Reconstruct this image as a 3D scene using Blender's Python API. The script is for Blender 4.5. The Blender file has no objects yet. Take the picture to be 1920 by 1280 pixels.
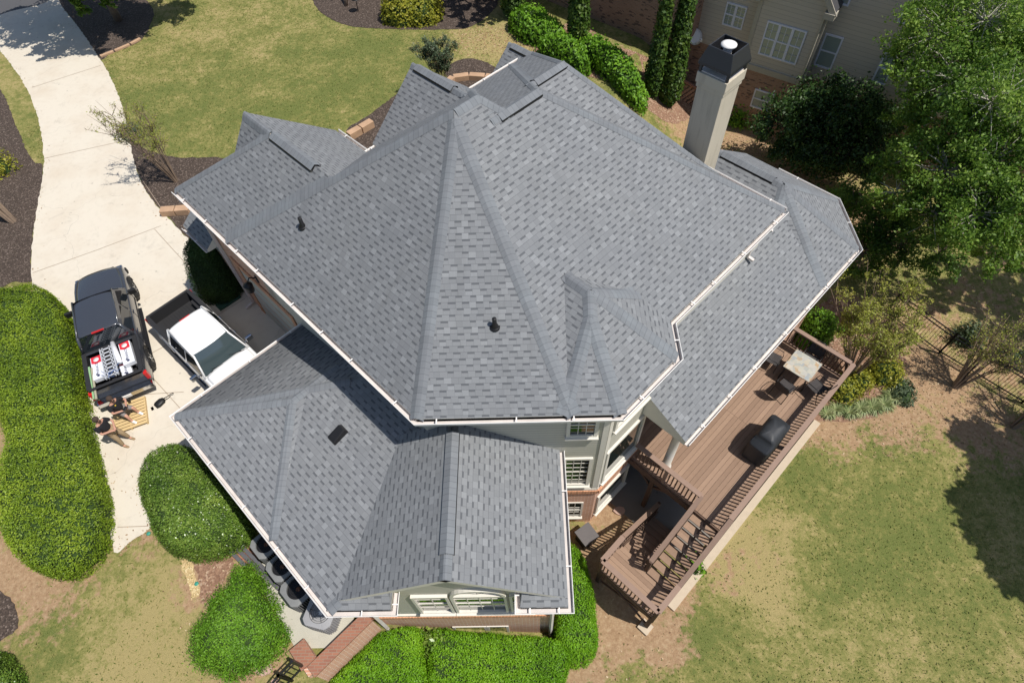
import bpy, bmesh, math, random
import numpy as np
from mathutils import Vector, Matrix
from mathutils.geometry import delaunay_2d_cdt
random.seed(7); rng = np.random.default_rng(11)
SC = bpy.context.scene; COL = SC.collection
# ---------------------------------------------------------------- camera
HC = 18.0; FPX = 1160.0; PIT = math.radians(55.3); ROL = math.radians(3.39); AZ = math.radians(-2.32)
_f = np.array([0, math.cos(PIT), -math.sin(PIT)]); _r = np.array([1.0, 0, 0]); _d = np.cross(_f, _r)
_c, _s = math.cos(ROL), math.sin(ROL)
CAMM = np.array([_c*_r+_s*_d, -_s*_r+_c*_d, _f])
_c, _s = math.cos(-AZ), math.sin(-AZ)
CAMM = CAMM @ np.array([[_c, -_s, 0], [_s, _c, 0], [0, 0, 1]]).T
cam = bpy.data.objects.new('camera', bpy.data.cameras.new('camera')); COL.objects.link(cam)
cam.matrix_world = Matrix([[CAMM[0][i], -CAMM[1][i], -CAMM[2][i], (0, 0, HC)[i]] for i in range(3)]+[[0, 0, 0, 1]])
cam.data.sensor_width = 36; cam.data.lens = 36*FPX/1920; cam.data.clip_end = 500; cam.data.clip_start = .1
SC.camera = cam
SC.view_settings.view_transform = 'Standard'; SC.view_settings.look = 'None'; SC.view_settings.gamma = 1
SC.view_settings.exposure = 0.15
# ---------------------------------------------------------------- sun and sky
LD = Vector((-.75, .31, -1.6)).normalized()          # the way the light travels
w = bpy.data.worlds.new('World'); SC.world = w; w.use_nodes = True
nt = w.node_tree; sky = nt.nodes.new('ShaderNodeTexSky'); sky.sky_type = 'NISHITA'; sky.sun_disc = False
sky.sun_elevation = math.asin(-LD.z); sky.sun_rotation = math.atan2(-LD.x, -LD.y)
nt.links.new(sky.outputs[0], nt.nodes['Background'].inputs[0]); nt.nodes['Background'].inputs[1].default_value = .088
sl = bpy.data.lights.new('sun', 'SUN'); sl.energy = 4.3; sl.angle = math.radians(.55); sl.color = (1, .95, .88)
so = bpy.data.objects.new('sun', sl); COL.objects.link(so); so.rotation_euler = LD.to_track_quat('-Z', 'Y').to_euler()
so.location = (0, 0, 40)
# ---------------------------------------------------------------- geometry of the view: a pixel of the photo to a point in the place
def ray(x, y): return CAMM.T @ np.array([x-960., y-640., FPX])
def G(x, y, z=0.0):
    d = ray(x, y); t = (z-HC)/d[2]; return Vector((d[0]*t, d[1]*t, z))
def ss(a, b, x):
    t = min(1, max(0, (x-a)/(b-a))); return t*t*(3-2*t)
def TZ(x, y):
    s = x-.45*max(0, y-6); z = -2.7*ss(-5.5, .5, s)
    if y < 3.6: z = min(z, -2.0*ss(.0, .5, x-y+7.85))
    return z
def T(px, py):
    z = -1.3
    for _ in range(40):
        p = G(px, py, z); z = .5*z+.5*TZ(p.x, p.y)
    return Vector((p.x, p.y, TZ(p.x, p.y)))
R2 = math.sqrt(.5)
def AB(a, b): return ((a+b)*R2, (b-a)*R2)
DA = (R2, -R2); DB = (R2, R2); NA = (-R2, R2); NB = (-R2, -R2); PX = (1, 0); NX = (-1, 0); PY = (0, 1); NY = (0, -1)
def onplane(px, py, n, val):          # where the ray of a pixel meets the vertical plane n.p = val
    d = ray(px, py); t = val/(d[0]*n[0]+d[1]*n[1]); return Vector((d[0]*t, d[1]*t, HC+d[2]*t))
# ---------------------------------------------------------------- materials
def lin(c): return tuple(((v/255+.055)/1.055)**2.4 if v > 10 else v/255/12.92 for v in c)
class NT:
    def __init__(s, name):
        s.m = bpy.data.materials.new(name); s.m.use_nodes = True; s.t = s.m.node_tree; s.b = s.t.nodes['Principled BSDF']
    def n(s, kind, **kw):
        nd = s.t.nodes.new(kind)
        for k, v in kw.items(): setattr(nd, k, v)
        return nd
    def l(s, a, b): s.t.links.new(a, b)
    def val(s, sock, v):
        if isinstance(v, (int, float, tuple, list)): sock.default_value = v
        else: s.l(v, sock)
    def math(s, op, a, b=0.0, c=0.0):
        nd = s.n('ShaderNodeMath', operation=op)
        for i, v in enumerate((a, b, c)): s.val(nd.inputs[i], v)
        return nd.outputs[0]
    def mix(s, f, a, b):
        nd = s.n('ShaderNodeMix', data_type='RGBA'); s.val(nd.inputs[0], f)
        s.val(nd.inputs[6], a if not isinstance(a, tuple) else (*a[:3], 1)); s.val(nd.inputs[7], b if not isinstance(b, tuple) else (*b[:3], 1))
        return nd.outputs[2]
    def noise(s, scale, detail=3, rough=.55, vec=None, dist=0):
        nd = s.n('ShaderNodeTexNoise'); nd.inputs['Scale'].default_value = scale; nd.inputs['Detail'].default_value = detail
        nd.inputs['Roughness'].default_value = rough; nd.inputs['Distortion'].default_value = dist
        s.l(vec if vec else s.pos(), nd.inputs['Vector']); return nd.outputs[0]
    def pos(s):
        if not hasattr(s, '_p'): s._p = s.n('ShaderNodeNewGeometry').outputs['Position']
        return s._p
    def ramp(s, f, stops):
        nd = s.n('ShaderNodeValToRGB'); s.l(f, nd.inputs[0]); e = nd.color_ramp.elements
        while len(e) < len(stops): e.new(.5)
        for k, (p, c) in enumerate(stops):
            e[k].position = p; e[k].color = (*(c if isinstance(c, tuple) else (c, c, c)), 1)
        return nd.outputs[0]
    def bump(s, h, strength=.3, dist=.01):
        nd = s.n('ShaderNodeBump'); nd.inputs['Strength'].default_value = strength; nd.inputs['Distance'].default_value = dist
        s.l(h, nd.inputs['Height']); s.l(nd.outputs[0], s.b.inputs['Normal'])
    def col(s, c): s.val(s.b.inputs['Base Color'], c if not isinstance(c, tuple) else (*c[:3], 1))
    def setp(s, **kw):
        for k, v in kw.items(): s.b.inputs[k.replace('_', ' ')].default_value = v
        return s
def plain(name, c, rough=.6, metal=0.0, var=.12, scale=6, spec=.4, coat=0):
    m = NT(name); f = m.noise(scale, 4)
    m.col(m.mix(f, tuple(v*(1-var) for v in c), tuple(min(1, v*(1+var)) for v in c)))
    m.setp(Roughness=rough, Metallic=metal); m.b.inputs['Specular IOR Level'].default_value = spec
    if coat: m.b.inputs['Coat Weight'].default_value = coat; m.b.inputs['Coat Roughness'].default_value = .06
    return m.m
def shingle_mat(cap=False):
    m = NT('cap_shingle' if cap else 'shingle'); uv = m.n('ShaderNodeUVMap').outputs[0]
    sx = m.n('ShaderNodeSeparateXYZ'); m.l(uv, sx.inputs[0]); u, v = sx.outputs[0], sx.outputs[1]
    if cap:
        r = m.math('DIVIDE', v, .145); row = m.math('FLOOR', r); fr = m.math('FRACT', r)
        wn = m.n('ShaderNodeTexWhiteNoise', noise_dimensions='1D'); m.l(row, wn.inputs['W'])
        base = m.mix(wn.outputs[0], (.180, .189, .200), (.215, .225, .237))
        line = m.math('LESS_THAN', fr, .10)
        g = m.noise(160, 3, .7); base = m.mix(m.math('MULTIPLY', g, .55), base, (.10, .115, .135))
        big = m.noise(1.1, 3); base = m.mix(m.math('MULTIPLY', m.ramp(big, [(.42, 0.0), (.62, 1.0)]), .3), base, (.22, .25, .27))
        m.col(m.mix(m.math('MULTIPLY', line, .40), base, (.06, .068, .08))); m.setp(Roughness=.93); m.bump(fr, .25, .01)
        return m.m
    RH, TW = .143, .16
    r = m.math('DIVIDE', v, RH); row = m.math('FLOOR', r); fr = m.math('FRACT', r)
    w1 = m.n('ShaderNodeTexWhiteNoise', noise_dimensions='1D'); m.l(row, w1.inputs['W'])
    uu = m.math('ADD', m.math('DIVIDE', u, TW), m.math('ADD', row, m.math('MULTIPLY', w1.outputs[0], .7)))
    # tab widths wander a little
    cb = m.n('ShaderNodeCombineXYZ'); m.l(uu, cb.inputs[0]); m.l(m.math('MULTIPLY', row, 7.31), cb.inputs[1])
    wob = m.noise(.7, 1, .5, cb.outputs[0]); uu = m.math('ADD', uu, m.math('MULTIPLY', wob, .7))
    cell = m.math('FLOOR', uu); fu = m.math('FRACT', uu)
    cc = m.n('ShaderNodeCombineXYZ'); m.l(cell, cc.inputs[0]); m.l(row, cc.inputs[1])
    w2 = m.n('ShaderNodeTexWhiteNoise', noise_dimensions='2D'); m.l(cc.outputs[0], w2.inputs['Vector'])
    par = m.math('ABSOLUTE', m.math('SUBTRACT', m.math('MODULO', m.math('ADD', cell, 4000.0), 2.0), 0.0))      # every second cell is a gap
    gap = m.math('GREATER_THAN', m.math('ADD', par, m.math('MULTIPLY', w2.outputs[0], .0)), .5)
    keep = m.math('GREATER_THAN', w2.outputs[0], .12)
    gap = m.math('MULTIPLY', gap, keep)
    dash = m.math('MULTIPLY', gap, m.math('MULTIPLY', m.math('GREATER_THAN', fr, .66), m.math('LESS_THAN', fr, .98)))
    line = m.math('MULTIPLY', m.math('GREATER_THAN', fr, .945), 1.0)
    seam = m.math('LESS_THAN', fu, .045)
    base = m.ramp(w2.outputs[0], [(0, (.190, .199, .210)), (.45, (.208, .217, .228)), (.85, (.224, .234, .245)), (1, (.262, .273, .285))])
    g = m.noise(120, 3, .75); base = m.mix(m.math('MULTIPLY', m.ramp(g, [(.4, 0.0), (.65, 1.0)]), .28), base, (.13, .14, .155))
    big = m.noise(.55, 3, .5); base = m.mix(m.math('MULTIPLY', m.ramp(big, [(.35, 0.0), (.7, 1.0)]), .20), base, (.25, .255, .25)); stv = m.n('ShaderNodeVectorMath', operation='MULTIPLY'); m.l(uv, stv.inputs[0]); stv.inputs[1].default_value = (2.2, .22, 1); sn = m.noise(1.3, 4, .6, stv.outputs[0]); base = m.mix(m.math('MULTIPLY', m.ramp(sn, [(.52, 0.0), (.78, 1.0)]), .34), base, (.135, .138, .138))
    base = m.mix(m.math('MULTIPLY', dash, .68), base, (.066, .071, .080))
    base = m.mix(m.math('MULTIPLY', line, .55), base, (.05, .055, .065)); base = m.mix(m.math('MULTIPLY', seam, .28), base, (.06, .065, .075))
    m.col(base); m.setp(Roughness=.95); m.b.inputs['Specular IOR Level'].default_value = .25
    h = m.math('SUBTRACT', m.math('SUBTRACT', 1.0, fr), m.math('MULTIPLY', gap, .6)); m.bump(h, .35, .012)
    return m.m
def brick_mat(name, c1, c2, mort, dark=None):
    m = NT(name); uv = m.n('ShaderNodeUVMap').outputs[0]
    b = m.n('ShaderNodeTexBrick'); m.l(uv, b.inputs['Vector']); b.inputs['Scale'].default_value = 1; b.inputs['Brick Width'].default_value = .21
    b.inputs['Row Height'].default_value = .075; b.inputs['Mortar Size'].default_value = .008; b.inputs['Mortar Smooth'].default_value = .2
    b.inputs['Color1'].default_value = (*c1, 1); b.inputs['Color2'].default_value = (*c2, 1); b.inputs['Mortar'].default_value = (*mort, 1); b.inputs['Bias'].default_value = 0
    c = b.outputs[0]
    if dark:
        sc = m.n('ShaderNodeVectorMath', operation='MULTIPLY'); m.l(uv, sc.inputs[0]); sc.inputs[1].default_value = (4.7, 13.3, 1)
        vr = m.n('ShaderNodeTexVoronoi', distance='CHEBYCHEV'); m.l(sc.outputs[0], vr.inputs['Vector']); vr.inputs['Scale'].default_value = 1
        sp = m.n('ShaderNodeSeparateColor'); m.l(vr.outputs['Color'], sp.inputs[0])
        c = m.mix(m.math('MULTIPLY', m.math('GREATER_THAN', sp.outputs[0], .86), .75), c, dark)
    n = m.noise(2.2, 4); c = m.mix(m.math('MULTIPLY', n, .35), c, tuple(v*.6 for v in c1)); m.col(c); m.setp(Roughness=.92)
    m.bump(b.outputs[1], .3, -.01); return m.m
def board_mat(name, c, width, line=.06, dark=.35, var=.12, rough=.75, axis=1):
    m = NT(name); uv = m.n('ShaderNodeUVMap').outputs[0]; sx = m.n('ShaderNodeSeparateXYZ'); m.l(uv, sx.inputs[0])
    r = m.math('DIVIDE', sx.outputs[axis], width); row = m.math('FLOOR', r); fr = m.math('FRACT', r)
    wn = m.n('ShaderNodeTexWhiteNoise', noise_dimensions='1D'); m.l(row, wn.inputs['W'])
    f = m.math('ADD', m.math('MULTIPLY', wn.outputs[0], .6), m.math('MULTIPLY', m.noise(9, 4), .4))
    base = m.mix(f, tuple(v*(1-var) for v in c), tuple(v*(1+var) for v in c))
    m.col(m.mix(m.math('LESS_THAN', fr, line), base, tuple(v*dark for v in c))); m.setp(Roughness=rough); m.bump(fr, .25, .01); return m.m
def leaf_mat(name, dark, mid, light, scale=.7, rough=.5, trans=.25, noise_w=.5):
    m = NT(name); rnd = m.n('ShaderNodeNewGeometry').outputs['Random Per Island']
    n = m.noise(scale, 4, .6); f = m.math('ADD', m.math('MULTIPLY', rnd, 1-noise_w), m.math('MULTIPLY', m.ramp(n, [(.32, 0.0), (.68, 1.0)]), noise_w))
    c = m.ramp(f, [(0, dark), (.5, mid), (1, light)]); m.col(c); m.setp(Roughness=rough); m.b.inputs['Specular IOR Level'].default_value = .35
    if trans:
        t = m.n('ShaderNodeBsdfTranslucent'); m.l(c, t.inputs[0]); ms = m.n('ShaderNodeMixShader'); ms.inputs[0].default_value = trans
        m.l(m.b.outputs[0], ms.inputs[1]); m.l(t.outputs[0], ms.inputs[2]); m.l(ms.outputs[0], m.t.nodes['Material Output'].inputs[0])
    return m.m
M = {}
M['shingle'] = shingle_mat(); M['cap'] = shingle_mat(True)
M['brick'] = brick_mat('red_brick', (.64, .345, .225), (.52, .25, .155), (.76, .67, .56))
M['brick2'] = brick_mat('brown_brick', (.40, .235, .165), (.31, .175, .12), (.36, .30, .24), (.05, .045, .045))
M['soldier'] = board_mat('brick_soldier', (.50, .25, .14), .085, .12, 1.7, .3, .9, 0)
M['siding'] = board_mat('sage_siding', (.50, .485, .415), .13, .09, .5, .04, .7)
M['tan_siding'] = board_mat('tan_siding', (.50, .455, .39), .19, .06, .55, .05, .7)
M['trim'] = plain('cream_trim', (.66, .63, .56), .5, var=.05)
M['white'] = plain('white_metal', (.80, .78, .75), .4, var=.06)
M['gutter'] = plain('gutter_metal', (.62, .57, .54), .5, var=.22, scale=3)
M['bluetrim'] = plain('white_frame', (.66, .68, .78), .5, var=.03)
M['black'] = plain('black_plastic', (.012, .012, .013), .5, var=.3)
M['darkmetal'] = plain('dark_metal', (.02, .02, .022), .4, metal=.3)
M['deck'] = board_mat('deck_board', (.235, .135, .095), .14, .075, .16, .09, .8, 1)
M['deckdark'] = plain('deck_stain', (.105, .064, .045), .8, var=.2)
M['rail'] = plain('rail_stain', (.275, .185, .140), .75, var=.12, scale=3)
M['under_dark'] = plain('dark_interior', (.01, .01, .011), .8)  # near-black colour standing for the unlit space under the deck
M['paver'] = brick_mat('brick_paver', (.36, .16, .10), (.28, .12, .08), (.30, .22, .16))
M['stone'] = plain('sandstone', (.46, .30, .19), .9, var=.3, scale=3)
def streaked(name, c, dark):
    m = NT(name); v = m.n('ShaderNodeVectorMath', operation='MULTIPLY'); m.l(m.pos(), v.inputs[0]); v.inputs[1].default_value = (5, 5, .5)
    n = m.noise(1.6, 5, .65, v.outputs[0]); n2 = m.noise(1.4, 4); b = m.mix(n2, tuple(x*.92 for x in c), tuple(x*1.06 for x in c)); m.col(m.mix(m.math('MULTIPLY', m.ramp(n, [(.5, 0.0), (.75, 1.0)]), .5), b, dark)); m.setp(Roughness=.9); m.bump(m.noise(30, 3), .2, .01); return m.m
M['stucco'] = streaked('chimney_stucco', (.54, .485, .385), (.30, .26, .20))
M['slate'] = None
def glass(name, tint, rough=.04):
    m = NT(name); m.col(tint); m.setp(Roughness=rough); m.b.inputs['Specular IOR Level'].default_value = .9
    m.b.inputs['IOR'].default_value = 1.6; return m.m
M['glass'] = glass('window_glass', (.015, .022, .018)); M['bglass'] = glass('blind_glass', (.27, .32, .31), .2)
M['carglass'] = glass('car_glass', (.012, .016, .02), .02); M['carglass2'] = glass('car_windshield', (.045, .065, .072), .08)
# ---------------------------------------------------------------- mesh collector
def auto_uv(me):
    uvl = me.uv_layers.new(name='UVMap'); co = np.empty(len(me.vertices)*3); me.vertices.foreach_get('co', co); co = co.reshape(-1, 3)
    out = np.empty((len(me.loops), 2))
    for p in me.polygons:
        n = p.normal
        if abs(n.z) > .999: U = np.array([1., 0, 0]); V = np.array([0, 1., 0])
        else:
            U = np.array([-n.y, n.x, 0]); U /= np.linalg.norm(U); V = np.cross(np.array(n), U)
        for li in p.loop_indices:
            c = co[me.loops[li].vertex_index]; out[li] = (c@U, c@V)
    uvl.data.foreach_set('uv', out.ravel())
def link(name, me, parent=None):
    o = bpy.data.objects.new(name, me); COL.objects.link(o)
    if parent: o.parent = parent
    return o
def tag(o, label=None, cat=None, group=None, kind=None):
    if label: o['label'] = label
    if cat: o['category'] = cat
    if group: o['group'] = group
    if kind: o['kind'] = kind
    return o
def thing(name, label, cat, loc=(0, 0, 0), rz=0, group=None):
    o = bpy.data.objects.new(name, None); COL.objects.link(o); o.location = loc; o.rotation_euler = (0, 0, rz); o.empty_display_size = .1
    return tag(o, label, cat, group)
class MB:
    def __init__(s): s.v = []; s.f = []; s.mi = []; s.sm = []; s.uv = {}
    def add(s, vs, fs, mi=0, smooth=False):
        b = len(s.v); s.v += [tuple(v) for v in vs]; s.f += [tuple(b+i for i in f) for f in fs]; s.mi += [mi]*len(fs); s.sm += [smooth]*len(fs); return s
    def box(s, c, d, rz=0, mi=0, M4=None):
        vs = [Vector((x*d[0]/2, y*d[1]/2, z*d[2]/2)) for z in (-1, 1) for y in (-1, 1) for x in (-1, 1)]
        R = Matrix.Rotation(rz, 3, 'Z') if M4 is None else M4
        vs = [R@v+Vector(c) for v in vs]
        return s.add(vs, [(0, 2, 3, 1), (4, 5, 7, 6), (0, 1, 5, 4), (2, 6, 7, 3), (0, 4, 6, 2), (1, 3, 7, 5)], mi)
    def bar(s, p, q, w_, h, mi=0, up=(0, 0, 1)):
        p = Vector(p); q = Vector(q); d = (q-p); L = d.length; d.normalize(); up = Vector(up)
        if abs(d.dot(up)) > .98: up = Vector((R2, -R2, 0))
        sd = d.cross(up).normalized(); u = sd.cross(d)
        R = Matrix((d, sd, u)).transposed(); return s.box((p+q)/2, (L, w_, h), M4=R, mi=mi)
    def tube(s, pts, rad, n=6, mi=0, cap=True):
        pts = [Vector(p) for p in pts]; k = len(pts); rad = [rad]*k if isinstance(rad, (int, float)) else rad; vs = []; fs = []
        for i, p in enumerate(pts):
            d = (pts[min(i+1, k-1)]-pts[max(i-1, 0)]).normalized(); a = Vector((0, 0, 1)) if abs(d.z) < .9 else Vector((1, 0, 0))
            x = d.cross(a).normalized(); y = d.cross(x)
            vs += [p+(x*math.cos(t)+y*math.sin(t))*rad[i] for t in [2*math.pi*j/n for j in range(n)]]
        for i in range(k-1):
            for j in range(n): fs.append((i*n+j, i*n+(j+1) % n, (i+1)*n+(j+1) % n, (i+1)*n+j))
        if cap: fs += [tuple(range(n-1, -1, -1)), tuple(range((k-1)*n, k*n))]
        return s.add(vs, fs, mi, True)
    def prism(s, poly, z0, z1, mi=0, mtop=None):
        a = sum(poly[i][0]*poly[(i+1) % len(poly)][1]-poly[(i+1) % len(poly)][0]*poly[i][1] for i in range(len(poly)))
        if a < 0: poly = poly[::-1]
        n = len(poly); zz = lambda z, p: z(p[0], p[1]) if callable(z) else z
        vs = [(p[0], p[1], zz(z0, p)) for p in poly]+[(p[0], p[1], zz(z1, p)) for p in poly]
        s.add(vs, [(i, (i+1) % n, n+(i+1) % n, n+i) for i in range(n)]+[tuple(range(n-1, -1, -1))], mi)
        return s.add(vs, [tuple(range(n, 2*n))], mi if mtop is None else mtop)
    def lathe(s, prof, c=(0, 0, 0), n=16, mi=0, M4=None):
        vs = []; fs = []; k = len(prof)
        for r, z in prof:
            for j in range(n):
                v = Vector((r*math.cos(2*math.pi*j/n), r*math.sin(2*math.pi*j/n), z)); v = M4@v if M4 else v; vs.append(v+Vector(c))
        for i in range(k-1):
            for j in range(n): fs.append((i*n+j, i*n+(j+1) % n, (i+1)*n+(j+1) % n, (i+1)*n+j))
        fs += [tuple(range(n-1, -1, -1)), tuple(range((k-1)*n, k*n))]
        return s.add(vs, fs, mi, True)
    def build(s, name, mats, parent=None, uv=False, bevel=0, sharp=False):
        me = bpy.data.meshes.new(name); me.from_pydata(s.v, [], s.f); mats = mats if isinstance(mats, (list, tuple)) else [mats]
        for m in mats: me.materials.append(m)
        me.polygons.foreach_set('material_index', s.mi); me.polygons.foreach_set('use_smooth', [b and not sharp for b in s.sm]); me.update()
        if uv: auto_uv(me)
        o = link(name, me, parent)
        if bevel:
            b = o.modifiers.new('b', 'BEVEL'); b.width = bevel; b.segments = 2; b.limit_method = 'ANGLE'; b.angle_limit = math.radians(40)
        return o
def poly_clip(pts, n, d):          # keep n.p <= d
    out = []; k = len(pts)
    for i in range(k):
        a, b = pts[i], pts[(i+1) % k]; da, db = n@a-d, n@b-d
        if da <= 1e-7: out.append(a)
        if (da < -1e-7 and db > 1e-7) or (da > 1e-7 and db < -1e-7): out.append(a+(b-a)*(da/(da-db)))
    return out
def hull(mb, halves, kinds):       # convex solid from half-spaces (n,d); kinds = material index of each face
    for i, (n, d) in enumerate(halves):
        a = np.array([0, 0, 1.]) if abs(n[2]) < .9 else np.array([1., 0, 0]); u = np.cross(a, n); u /= np.linalg.norm(u); v = np.cross(n, u); c = n*d
        pts = [c+120*(x*u+y*v) for x, y in ((-1, -1), (1, -1), (1, 1), (-1, 1))]
        for j, (n2, d2) in enumerate(halves):
            if j != i and len(pts) > 2: pts = poly_clip(pts, n2, d2)
        if len(pts) > 2: mb.add(pts, [tuple(range(len(pts)))], kinds[i])
def hs(n, d):
    n = np.array(n, float); L = np.linalg.norm(n); return (n/L, d/L)
class Roof:
    ALL = []
    def __init__(s, z0, slopes, bounds, thick=.2, slab=None, zs=None):
        s.z0 = z0; s.slopes = slopes; s.bounds = bounds; s.thick = thick; s.slab = slab; s.zs = zs or [z0]*len(slopes); Roof.ALL.append(s)
    def z(s, x, y):
        for D, e in s.bounds:
            if D[0]*x+D[1]*y > e+1e-4: return -99
        for D, e, p in s.slopes:
            if D[0]*x+D[1]*y > e+1e-4: return -99
        return min(z0+p*(e-D[0]*x-D[1]*y) for (D, e, p), z0 in zip(s.slopes, s.zs))
    def build(s, mb):
        H = [hs((p*D[0], p*D[1], 1), z0+p*e) for (D, e, p), z0 in zip(s.slopes, s.zs)]; K = [0]*len(H)
        H2 = [hs((D[0], D[1], 0), e) for D, e, p in s.slopes]+[hs((D[0], D[1], 0), e) for D, e in s.bounds]
        if s.slab:
            for i in range(len(H)):
                n, d = H[i]; bot = (-n, -(d-s.slab*n[2])); hull(mb, H+[bot]+H2, K+[1]*(1+len(H2)))
        else: hull(mb, H+[hs((0, 0, -1), -(s.z0-s.thick))]+H2, K+[1]*(1+len(H2)))
    def grad(s, x, y): # downhill drop on either side, by sampling
        return s.z(x, y)
def roof_z(x, y): return max(r.z(x, y) for r in Roof.ALL)
# ================================================================ the house
house = thing('house', 'large brick and sage siding house with a steep grey shingle hip roof', 'house', (0, 10, 0))
house.matrix_world = Matrix.Translation((0, 10, 0))
def hp(o, par=house):            # part built in world coordinates under a parent that stands elsewhere
    o.parent = par; o.matrix_parent_inverse = par.matrix_world.inverted() if par.type == 'EMPTY' else Matrix.Identity(4); return o
def part(mb, name, mats, par=None, uv=True, **kw):
    o = mb.build(name, mats, None, uv=uv, **kw); par = par or house; o.parent = par
    r = par
    while r.parent: r = r.parent
    if par is r: o.matrix_parent_inverse = Matrix.Translation(-r.location)
    return o
E0 = 5.5; EL = 3.0; EP = 2.9
bB, bY = 2.845, 6.57
# main body: peaked part and the lower ridge behind it
r1 = Roof(E0, [(NB, -bB, .79), (NY, -bY, .66), (DA, -3.91, .645), (NA, 14.8, .79), (DB, 12.4, .995)], [])
r2 = Roof(E0, [(DA, -3.91, .645), (NA, 14.8, .645), (DB, 14.38, .80)], [(NB, -8.35)], zs=[E0-.012, E0, E0])
D3 = (.125*DA[0]+.992*DB[0], .125*DA[1]+.992*DB[1])
r3 = Roof(E0, [(DA, -6.1, .645), (NA, 14.8, .645), (D3, 13.48, 1.043)], [(NB, -10.7)], zs=[E0, E0-.012, E0])
# octagonal bay on the front right
r4 = Roof(E0, [(DA, -3.16, .66), (NY, -bY, .62), (PX, 3.61, .68), (DB, 9.6, .66), (NB, -5.2, .64)], [(NA, 9.0)])
# garage wing
r5 = Roof(E0, [(NB, -bB, .79), (NA, 17.8, .74), (DB, 7.89, .79)], [(DB, 5.37), (NY, -12.46)], zs=[E0-.01, E0, E0])
r6 = Roof(E0, [(NB, -bB, .79), (DB, 7.89, .79)], [(NB, -5.37), (NA, 16.45), (DA, -11.5)])
r6b = Roof(E0, [(NB, -bB-.96, 1.3), (DB, 7.89, .78)], [(NA, 16.45), (DA, -15.08)])
# small gable over the lawn side, low far gable
r7 = Roof(E0, [(NB, -8.29, .87), (DB, 12.41, .87)], [(NA, 15.0), (DA, -11.0)])
r8 = Roof(4.3, [(NB, -13.5, .87), (DB, 16.7, .87)], [(NA, 15.6), (DA, -13.0)])
for r_, k in ((r3, 0),): pass
# front wing: low hip planes and the gable
L1 = Roof(EL, [(NB, 1.17, .27), (NA, 12.72, .27), (DA, -7.75, .27)], [(DB, 3.3)])
L2 = Roof(EL, [(NB, 1.17, .225), (NA, 12.72, .27), (NY, -3.02, .34)], [(DB, 3.3), (PX, -3.3)])
L2c = Roof(EL, [(NB, 1.17, .2245), (NY, -3.02, .34)], [(DB, 3.3), (PX, -1.9), (NX, 3.5), (NY, -3.6)])
L3 = Roof(EL, [(NX, 4.6, .63), (PX, .80, .675)], [(NY, -3.22), (PY, 7.0)], slab=.16)
L4 = Roof(EL, [(NY, -3.02, .45), (NX, 4.72, .4), (PX, -3.25, 2.5)], [(PY, 3.42)], thick=.18)
L5 = Roof(EL, [(NY, -3.02, .45), (NX, .30, 2.5), (PX, .80, .4)], [(PY, 3.42)], thick=.18)
# porch and the octagonal right wing
P1_ = Roof(EP, [(DA, -2.08, .57)], [(NB, -7.93), (DB, 15.7), (NA, 4.3)])
P2_ = Roof(EP, [(DA, -2.08, .66), (NB, -13.62, .66), (NY, -12.2, .66), (PX, 10.82, .66), (DB, 19.0, .66)], [(NA, 7.3)])
# pent roof by the garage corner
K1 = Roof(3.2, [(NB, -2.66, .75)], [(NA, 19.15), (DA, -17.5), (DB, 3.5)], thick=.12)
mb = MB()
for r in Roof.ALL: r.build(mb)
roof = part(mb, 'roof', [M['shingle'], M['trim']])
# hip and ridge caps, found where two slopes meet and nothing else covers them
def cap_strip(mb, uvs, p, q, wd=.15, lift=.022, strict=False):
    p, q = Vector(p), Vector(q); L = (q-p).length; n = max(2, int(L/.145)); d = (q-p)/L; s_ = Vector((d.y, -d.x, 0))
    if s_.length < 1e-3: return
    s_.normalize(); run = []
    def flush():
        nonlocal run
        if len(run) > 2:
            base = len(mb.v); vs = [v for _, row in run for v in row]; k = 5
            fs = [(i*k+j, i*k+j+1, (i+1)*k+j+1, (i+1)*k+j) for i in range(len(run)-1) for j in range(k-1)]
            mb.add(vs, fs, 0, False)
            for i, (t, row) in enumerate(run):
                for j in range(k): uvs[base+i*k+j] = (j*.1, t)
        run = []
    for i in range(n+1):
        t = i/n; c = p+(q-p)*t; zc = roof_z(c.x, c.y)
        sd_ = [roof_z(c.x+s_.x*k_, c.y+s_.y*k_) for k_ in (-.3, .3)]
        if zc > c.z+.04 or zc < -50 or (strict and max(sd_) > c.z+.03): 
            if not (i in (0, n)): flush(); continue
        lt = lift+.006*(i % 2)
        row = []
        for o in (-wd, -wd*.35, 0, wd*.35, wd):
            x = c+s_*o; z = roof_z(x.x, x.y)
            if z < c.z-1: z = c.z-.55*abs(o)
            zt = z+(lt if abs(o) < wd else .008)
            if abs(o) < wd and o != 0: zt = min(zt+.012, c.z+lt)
            if o == 0: zt = max(z, c.z-.01)+lt-.004
            row.append(Vector((x.x, x.y, zt)))
        run.append((L*t, row))
    flush()
def cap_obj(mb, uvs, name, parent_):
    me_o = mb.build(name, M['cap']); me = me_o.data; l = me.uv_layers.new(name='UVMap')
    for lp in me.loops: l.data[lp.index].uv = uvs.get(lp.vertex_index, (0, 0))
    me_o.parent = parent_; return me_o
done = []
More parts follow.
